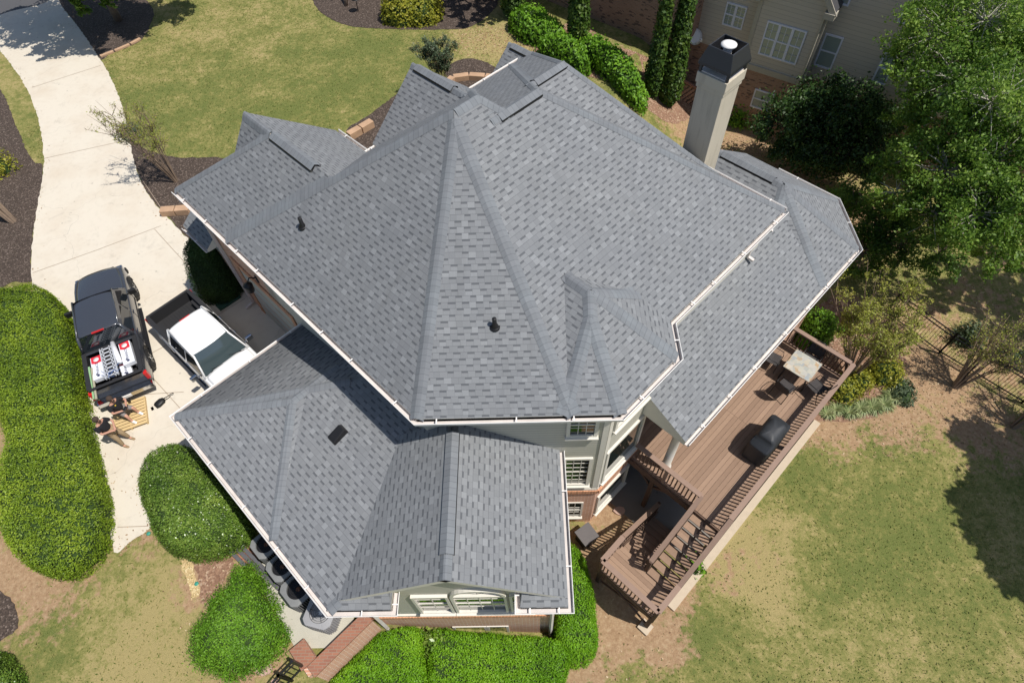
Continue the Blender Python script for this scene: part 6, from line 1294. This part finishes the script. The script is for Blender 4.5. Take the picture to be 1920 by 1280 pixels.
def person(label, loc, rz, pose, shorts, shoe, tilt=0):
    """local: facing +x. pose gives hip, chest, neck, head, elbows, hands, knees, feet"""
    t = thing('person', label, 'person', loc, rz); V = Vector; p = {k: V(v) for k, v in pose.items()}; J = [p['hip'], p['hip'].lerp(p['chest'], .5), p['chest'], p['neck'], p['head']]; R_ = [(.15, .11), (.16, .12), (.17, .12), .062, .085]; E_ = [(0, 1), (1, 2), (2, 3), (3, 4)]
    J.append(p['head']+ (p['head']-p['neck']).normalized()*.09); R_.append(.092); E_.append((4, 5))
    for s_, nm in ((1, 'l'), (-1, 'r')):
        b = len(J); J += [p['chest']+V((0, s_*.20, .03)), p['elbow_'+nm], p['hand_'+nm]]; R_ += [.065, .046, .032]; E_ += [(2, b), (b, b+1), (b+1, b+2)]
        hd = (p['hand_'+nm]-p['elbow_'+nm]).normalized(); b2 = len(J); J.append(p['hand_'+nm]+hd*.07); R_.append((.038, .018)); E_.append((b+2, b2)); side = hd.cross(V((0, 0, 1))).normalized()
        for i, (of, ln_) in enumerate(((-.032, .065), (-.011, .08), (.011, .075), (.03, .06))): q = len(J); J += [p['hand_'+nm]+hd*(.10)+side*of, p['hand_'+nm]+hd*(.10+ln_*.6)+side*of+V((0, 0, -.025))]; R_ += [.010, .009]; E_ += [(b2, q), (q, q+1)]
        q = len(J); J += [p['hand_'+nm]+hd*.03+side*s_*.04, p['hand_'+nm]+hd*.07+side*s_*.06]; R_ += [.012, .010]; E_ += [(b+2, q), (q, q+1)]
        b = len(J); J += [p['hip']+V((0, s_*.10, -.03)), p['knee_'+nm], p['foot_'+nm]+V((-.02, 0, .08))]; R_ += [.095, .062, .045]; E_ += [(0, b), (b, b+1), (b+1, b+2)]; fdir = V(pose.get('toe_'+nm, (.17, 0, -.05))); J.append(p['foot_'+nm]+fdir+V((0, 0, .03))); R_.append(.035); E_.append((b+2, len(J)-1))
    body = skinmesh('body', [tuple(j) for j in J], E_, R_, SKIN, t); bake(body)
    J = [p['hip']+V((0, 0, .03)), p['hip'].lerp(p['chest'], .5), p['chest'], p['neck'].lerp(p['chest'], .35)]; R_ = [(.18, .145), (.19, .15), (.195, .145), .085]; E_ = [(0, 1), (1, 2), (2, 3)]
    for s_, nm in ((1, 'l'), (-1, 'r')): b = len(J); sh = p['chest']+V((0, s_*.20, .03)); J += [sh, sh.lerp(p['elbow_'+nm], .75)]; R_ += [.088, .075]; E_ += [(2, b), (b, b+1)]
    bake(skinmesh('shirt', [tuple(j) for j in J], E_, R_, BLACKC, t))
    J = [p['hip']]; R_ = [(.185, .15)]; E_ = []
    for s_, nm in ((1, 'l'), (-1, 'r')):
        b = len(J); kn, ft = p['knee_'+nm], p['foot_'+nm]; J += [p['hip']+V((0, s_*.10, -.03)), kn]; R_ += [.115, .09]; E_ += [(0, b), (b, b+1)]
        if not shorts: J.append(ft+V((-.02, 0, .12))); R_.append(.07); E_.append((b+1, b+2))
    bake(skinmesh('shorts' if shorts else 'trousers', [tuple(j) for j in J], E_, R_, GREYC if shorts else KHAKI, t))
    for nm in ('l', 'r'):
        ft = p['foot_'+nm]; fd = V(pose.get('toe_'+nm, (.17, 0, -.05))); sh_ = skinmesh('shoe', [tuple(ft+V((-.06, 0, .05))), tuple(ft+fd*.5+V((0, 0, .05))), tuple(ft+fd*1.1+V((0, 0, .04)))], [(0, 1), (1, 2)], [.055, .055, .045], shoe, t); bake(sh_)
    hd = p['head']+(p['head']-p['neck']).normalized()*.05; up = (p['head']-p['neck']).normalized()
    hm = MB(); hm.lathe([(.098, -.02), (.108, .04), (.098, .09), (.06, .128), (.01, .14)], hd-V((.018, 0, 0)), 18, M4=V((0, 0, 1)).rotation_difference(up).to_matrix()); hm.build('hair', HAIR, t)
    fm = MB(); nose = hd+V((.10, 0, .0)); fm.lathe([(.016, -.03), (.010, .02), (.003, .03)], nose, 6); fm.box(hd+V((.085, 0, -.055)), (.02, .05, .012)); fm.build('nose', SKIN, t)
    ey = MB()
    for s_ in (-.035, .035): ey.lathe([(.001, -.01), (.012, 0), (.001, .01)], hd+V((.088, s_, .02)), 8)
    ey.box(hd+V((.078, 0, -.08)), (.05, .10, .06)); ey.build('beard', HAIR, t)
    return t
pA = G(213, 752, 1.45); pB = G(196, 787, 1.5)
m1 = person('seated man in black shirt, grey shorts and white shoes holding a controller', (hA.x, hA.y, 0), -.35, dict(hip=(0, 0, .52), chest=(.0, 0, .95), neck=(.03, 0, 1.13), head=(.07, 0, 1.27), elbow_l=(.14, .32, .80), elbow_r=(.12, -.32, .80), hand_l=(.36, .10, .80), hand_r=(.34, -.12, .80), knee_l=(.40, .2, .54), knee_r=(.40, -.16, .54), foot_l=(.44, .20, .16), foot_r=(.46, -.18, .16)), True, M['white']); m1.scale = (.9, .9, .9)
m2 = person('standing man in black shirt and khaki trousers next to the long hedge', (fB.x-.25, fB.y+.05, 0), -.28, dict(hip=(.05, 0, .88), chest=(.0, 0, 1.30), neck=(.0, 0, 1.47), head=(.03, 0, 1.60), elbow_l=(.14, .30, 1.12), elbow_r=(.14, -.30, 1.12), hand_l=(.36, .10, 1.10), hand_r=(.36, -.10, 1.10), knee_l=(.28, .13, .50), knee_r=(.26, -.13, .50), foot_l=(.34, .16, 0), foot_r=(.32, -.18, 0)), False, BROWN)
mb = MB(); mb.box((0, 0, 0), (.10, .16, .05)); o = mb.build('remote_controller', M['black'], bevel=.01); o.location = m1.matrix_basis @ Vector((.43, -.01, .84)); o.rotation_euler = (0, 0, -.35); tag(o, 'small black controller held by the man in grey shorts', 'controller')
mb = MB(); mb.box((.150, -.06, 1.0), (.01, .05, .05)); mb.build('badge', plain('yellow_badge', (.7, .5, .05), .5), m1)
cb = MB(); cb.box((0, 0, .22), (.46, .40, .42)); cb.box((0, 0, .45), (.48, .42, .04)); m2.scale = (.87, .87, .87)
o = cb.build('cooler', plain('grey_cooler', (.16, .15, .14), .7), bevel=.02); o.location = m1.matrix_basis @ Vector((-.06, 0, 0)); o.scale = (.8, .8, .8); o.rotation_euler = (0, 0, -.35); tag(o, 'grey box the man in shorts sits on beside the pallet', 'box')
